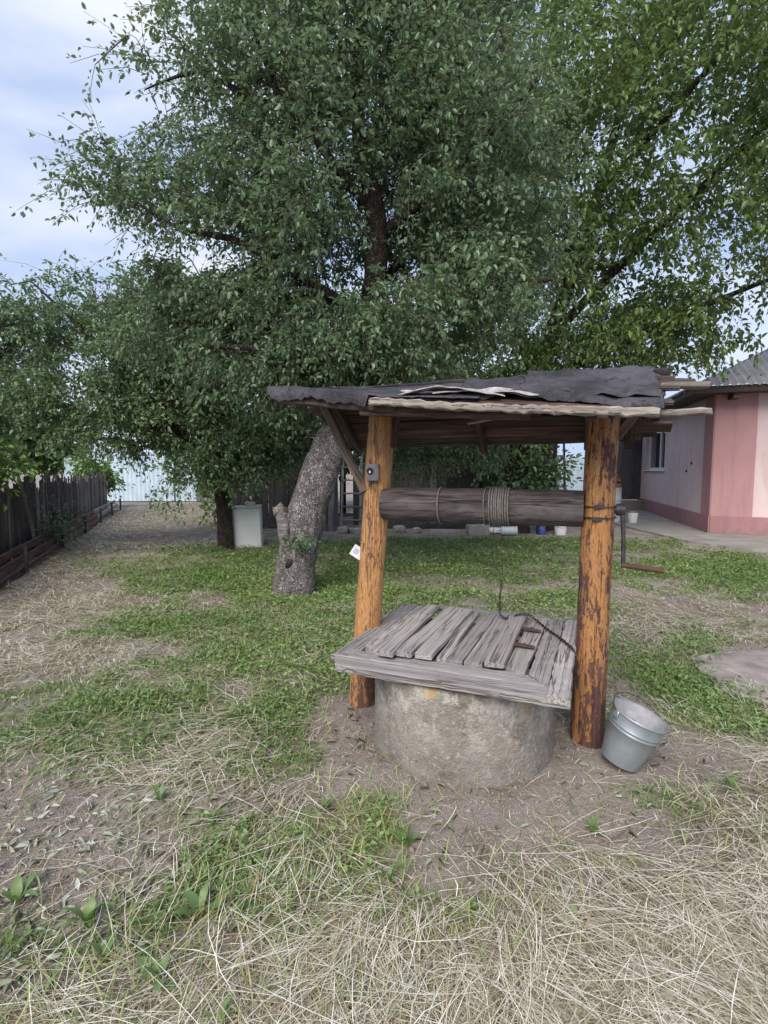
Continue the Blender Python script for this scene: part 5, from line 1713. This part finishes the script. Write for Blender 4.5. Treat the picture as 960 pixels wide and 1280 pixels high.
# taller, partly yellowed tufts
x, y, g = scatter(90000, 12, 6.0, 1.3)
dens = 0.012 + 0.5 * np.clip(fbm(x * 2.7, y * 2.7, 91) - 0.62, 0, 1) + blobs(x, y, [(-0.25, 1.85, 0.28, 0.3, 0.35), (-0.05, 2.1, 0.2, 0.2, 0.25), (1.2, 1.2, 0.35, 0.3, 0.3), (0.5, 1.5, 0.4, 0.2, 0.15), (-0.6, 1.3, 0.4, 0.3, 0.2), (1.5, 2.15, 0.3, 0.2, 0.2), (0.15, 1.3, 0.3, 0.2, 0.15), (-0.9, 4.4, 0.6, 0.8, 0.2), (-1.5, 3.0, 0.4, 0.3, 0.2)])
ok = clear(x, y) & (g.uniform(0, 1, len(x)) < dens)
x, y = x[ok][:9000], y[ok][:9000]
n = len(x)
ribbons('tall_grass', x, y, gh(x, y) - 0.005, g.uniform(0.07, 0.2, n), g.uniform(0.0025, 0.005, n), g.uniform(0, 6.28, n), g.uniform(0.4, 0.9, n), g.normal(0, 0.6, n), M['tuft'],
        np.clip(g.normal(0.5, 0.3, n), 0, 1), 3, 'taller yellow green grass tufts standing among the hay', 'grass')
# small broad leaves of clover and weeds inside the green patches
x, y, g = scatter(300000, 2)
gm, hm = masks(x, y)
ok = clear(x, y) & (g.uniform(0, 1, len(x)) < np.clip(gm * 1.1 - 0.25, 0.0, 1))
x, y = x[ok][:42000], y[ok][:42000]
n = len(x)
P = np.stack([x, y, gh(x, y) + g.uniform(0.005, 0.05, n) * np.clip(0.7 + y * 0.08, 0.8, 1.6)], 1)
D = np.stack([g.normal(0, 1, n), g.normal(0, 1, n), g.normal(0.15, 0.35, n)], 1)
sc = np.clip(0.8 + 0.11 * y, 1, 2.0)
o = leaf_cloud('ground_cover', P, D, 0.024 * sc, 0.6, M['leaf_weed'], None, 55, 0.5)
tag(o, 'small broad leaved weeds and clover among the grass', 'weeds', kind='stuff')
# hay: long stalks
x, y, g = scatter(220000, 3, 10.5, 1.8)
gm, hm = masks(x, y)
ok = clear(x, y) & (g.uniform(0, 1, len(x)) < np.clip(hm * 1.0 - 0.04, 0.02, 1))
x, y, hm = x[ok][:44000], y[ok][:44000], hm[ok][:44000]
xf, yf = g.uniform(-9.6, -1.5, 16000), g.uniform(9.5, 23, 16000)
okf = clear(xf, yf) & ~((xf > -3.7) & (yf > 12.7))
x, y, hm = np.concatenate([x, xf[okf]]), np.concatenate([y, yf[okf]]), np.concatenate([hm, np.full(okf.sum(), 0.8)])
n = len(x)
sc = np.clip(0.75 + 0.09 * y, 0.8, 1.6) * np.where(y > 9.5, 2.6, 1)
hd = 2.2 * np.pi * fbm(x * 0.9, y * 0.9, 71) + g.normal(0, 0.75, n)
ribbons('hay', x, y, gh(x, y) + g.uniform(0.002, 0.045, n) * (0.35 + hm), g.uniform(0.08, 0.36, n) * np.where(y < 2.2, 1.2, 0.8), g.uniform(0.001, 0.0028, n) * sc, hd, g.normal(0.0, 0.1, n), g.normal(0, 0.55, n),
        M['hay'], np.clip(g.normal(0.55, 0.32, n), 0, 1), 3, 'pale dry mown hay strewn over the ground', 'hay', g.uniform(0, 0.025, n))
# chopped short thatch everywhere
x, y, g = scatter(260000, 4, 11.5, 1.7)
gm, hm = masks(x, y)
ok = clear(x, y) & (g.uniform(0, 1, len(x)) < np.clip(0.1 + hm * 0.6 + 0.12 * (fbm(x * 2, y * 2, 77) - 0.5), 0.03, 1))
x, y = x[ok][:80000], y[ok][:80000]
n = len(x)
sc = np.clip(0.75 + 0.1 * y, 0.8, 1.8)
ribbons('thatch', x, y, gh(x, y) + g.uniform(0.001, 0.022, n), g.uniform(0.02, 0.09, n) * sc, g.uniform(0.0018, 0.0042, n) * sc, g.uniform(0, 6.28, n), g.normal(0.05, 0.2, n), g.normal(0, 0.9, n),
        M['hay'], np.clip(g.normal(0.38, 0.25, n), 0, 1), 2, 'short chopped dry grass bits covering the soil', 'thatch')
# withered leaf litter, mostly on the left foreground
x, y, g = scatter(60000, 5, 7.0, 1.4)
dens = 0.06 + blobs(x, y, [(-1.1, 2.1, 0.9, 0.7, 0.75), (-1.0, 1.3, 0.6, 0.5, 0.55), (-0.4, 2.9, 0.5, 0.4, 0.35), (1.3, 2.2, 0.5, 0.3, 0.25), (-2.2, 4.0, 0.8, 0.5, 0.3)])
ok = clear(x, y) & (g.uniform(0, 1, len(x)) < dens)
x, y = x[ok][:2600], y[ok][:2600]
n = len(x)
P = np.stack([x, y, gh(x, y) + g.uniform(0.003, 0.02, n)], 1)
D = np.stack([g.normal(0, 1, n), g.normal(0, 1, n), g.normal(0, 0.25, n)], 1)
o = leaf_cloud('leaf_litter', P, D, 0.042, 0.34, M['litter'], None, 66, 0.9)
tag(o, 'withered grey green leaves lying among the hay', 'leaf litter', kind='stuff')

# soil clods and grit on the bare patches
x, y, g = scatter(90000, 6, 7.0, 1.4)
gm, hm = masks(x, y)
bare = np.clip(1 - 1.3 * gm - 1.1 * hm, 0, 1)
dd = np.hypot(x - RING[0], y - RING[1])
ok = clear(x, y) & (g.uniform(0, 1, len(x)) < 0.05 + bare * 0.45 * np.exp(-((dd - 0.5) / 1.1) ** 2) + 0.12 * bare)
x, y = x[ok][:14000], y[ok][:14000]
n = len(x)
OC = np.array([[1, 0, 0], [0, 1, 0], [-1, 0, 0], [0, -1, 0], [0, 0, 0.8], [0, 0, -0.8]])
OF = np.array([[0, 1, 4], [1, 2, 4], [2, 3, 4], [3, 0, 4], [1, 0, 5], [2, 1, 5], [3, 2, 5], [0, 3, 5]])
rs = g.uniform(0.002, 0.008, n) * (1 + 1.5 * (g.uniform(0, 1, n) > 0.96))
an = g.uniform(0, 6.28, n)
Q = OC[None] * rs[:, None, None] * g.uniform(0.6, 1.3, (n, 6, 1))
Vq = np.stack([Q[..., 0] * np.cos(an)[:, None] - Q[..., 1] * np.sin(an)[:, None] + x[:, None], Q[..., 0] * np.sin(an)[:, None] + Q[..., 1] * np.cos(an)[:, None] + y[:, None], Q[..., 2] + gh(x, y)[:, None] + 0.001], -1)
o = obj('soil_clods', big_mesh('soil_clods', Vq.reshape(-1, 3), (np.arange(n)[:, None, None] * 6 + OF[None]).reshape(-1, 3), M['clod']))
tag(o, 'crumbs of dry soil on the bare patches round the well', 'soil', kind='stuff')

# broad leaved weeds one can pick out
def weed_leaf(name, ln, w, curl, mat, seed):
    V, F = [], []
    r = random.Random(seed)
    ns = 7
    for i in range(ns + 1):
        t = i / ns
        ww = w * (math.sin(math.pi * min(1, 0.06 + t * 0.97)) ** 0.8) * (1 + 0.16 * math.sin(i * 2.4 + seed)) * (0.35 if i == 0 else 1)
        x, z = ln * t, curl * ln * (math.sin(t * 2.2) * 0.8 - 0.25 * t)
        V += [(x, -ww, z + 0.22 * ww), (x, 0, z), (x, ww, z + 0.22 * ww)]
    for i in range(ns):
        a = 3 * i
        F += [(a, a + 1, a + 4, a + 3), (a + 1, a + 2, a + 5, a + 4)]
    me = mesh(name, V, F, mat, True)
    at = me.attributes.new('tint', 'FLOAT', 'POINT')
    at.data.foreach_set('value', np.full(len(V), 0.25 + 0.6 * r.random(), np.float32))
    return me


wlv = [weed_leaf('leaf', 0.1 + 0.012 * k, 0.016 + 0.0035 * (k % 4), 0.35 + 0.1 * (k % 3), M['leaf_weed'], k) for k in range(6)]
weeds = [  # x, y, leaves, size, label
    (-0.97, 1.62, 6, 0.8, 'green weed rosette beside a gap of bare soil on the hay'), (-0.66, 1.42, 6, 0.75, 'low weed with rounded leaves lying flat among grey litter'), (-0.86, 1.5, 5, 0.6, 'small weed with pale leaves half buried in dry stalks'),
    (-0.62, 1.66, 5, 0.7, 'upright weed with one large leaf above grey litter'), (-0.72, 2.12, 6, 0.7, 'leafy weed clump in the litter between hay and well'), (0.08, 1.98, 8, 0.75, 'bright green weed sprouting in front of the well ring'),
    (0.02, 1.82, 4, 0.6, 'tiny upright weed under the bright sprouting one'), (-1.0, 2.25, 6, 0.7, 'yellowish green weed in the withered leaves'), (0.86, 2.05, 6, 0.6, 'flat yellowish weed in front of the peeling orange post'),
    (0.62, 1.62, 4, 0.5, 'small lone weed growing out of pale hay'), (-1.28, 1.72, 5, 0.7, 'tall thin weed rising from bare soil patch'), (-0.45, 1.28, 4, 0.55, 'two leaved sprout in the foreground hay'),
    (-0.25, 2.2, 5, 0.6, 'small weed at the edge of the sandy patch below the sounder orange post'), (1.62, 2.35, 6, 0.6, 'weed tuft on bare soil beyond the zinc bucket')]
for i, (x, y, nl, sz, lab) in enumerate(weeds):
    z = ghf(x, y)
    t = thing('weed', (x, y, z), lab, 'weed', 'broad leaved weeds in the foreground')
    r = random.Random(i)
    a0 = r.random() * 6
    for k in range(nl):
        a = a0 + 2 * math.pi * k / nl + r.uniform(-0.4, 0.4)
        Mx = Matrix.Translation((x, y, z - 0.003)) @ Matrix.Rotation(a, 4, 'Z') @ Matrix.Rotation(-r.uniform(0.25, 1.0), 4, 'Y') @ Matrix.Scale(sz * r.uniform(0.7, 1.15), 4)
        obj('leaf', wlv[r.randrange(6)], t, Mx)
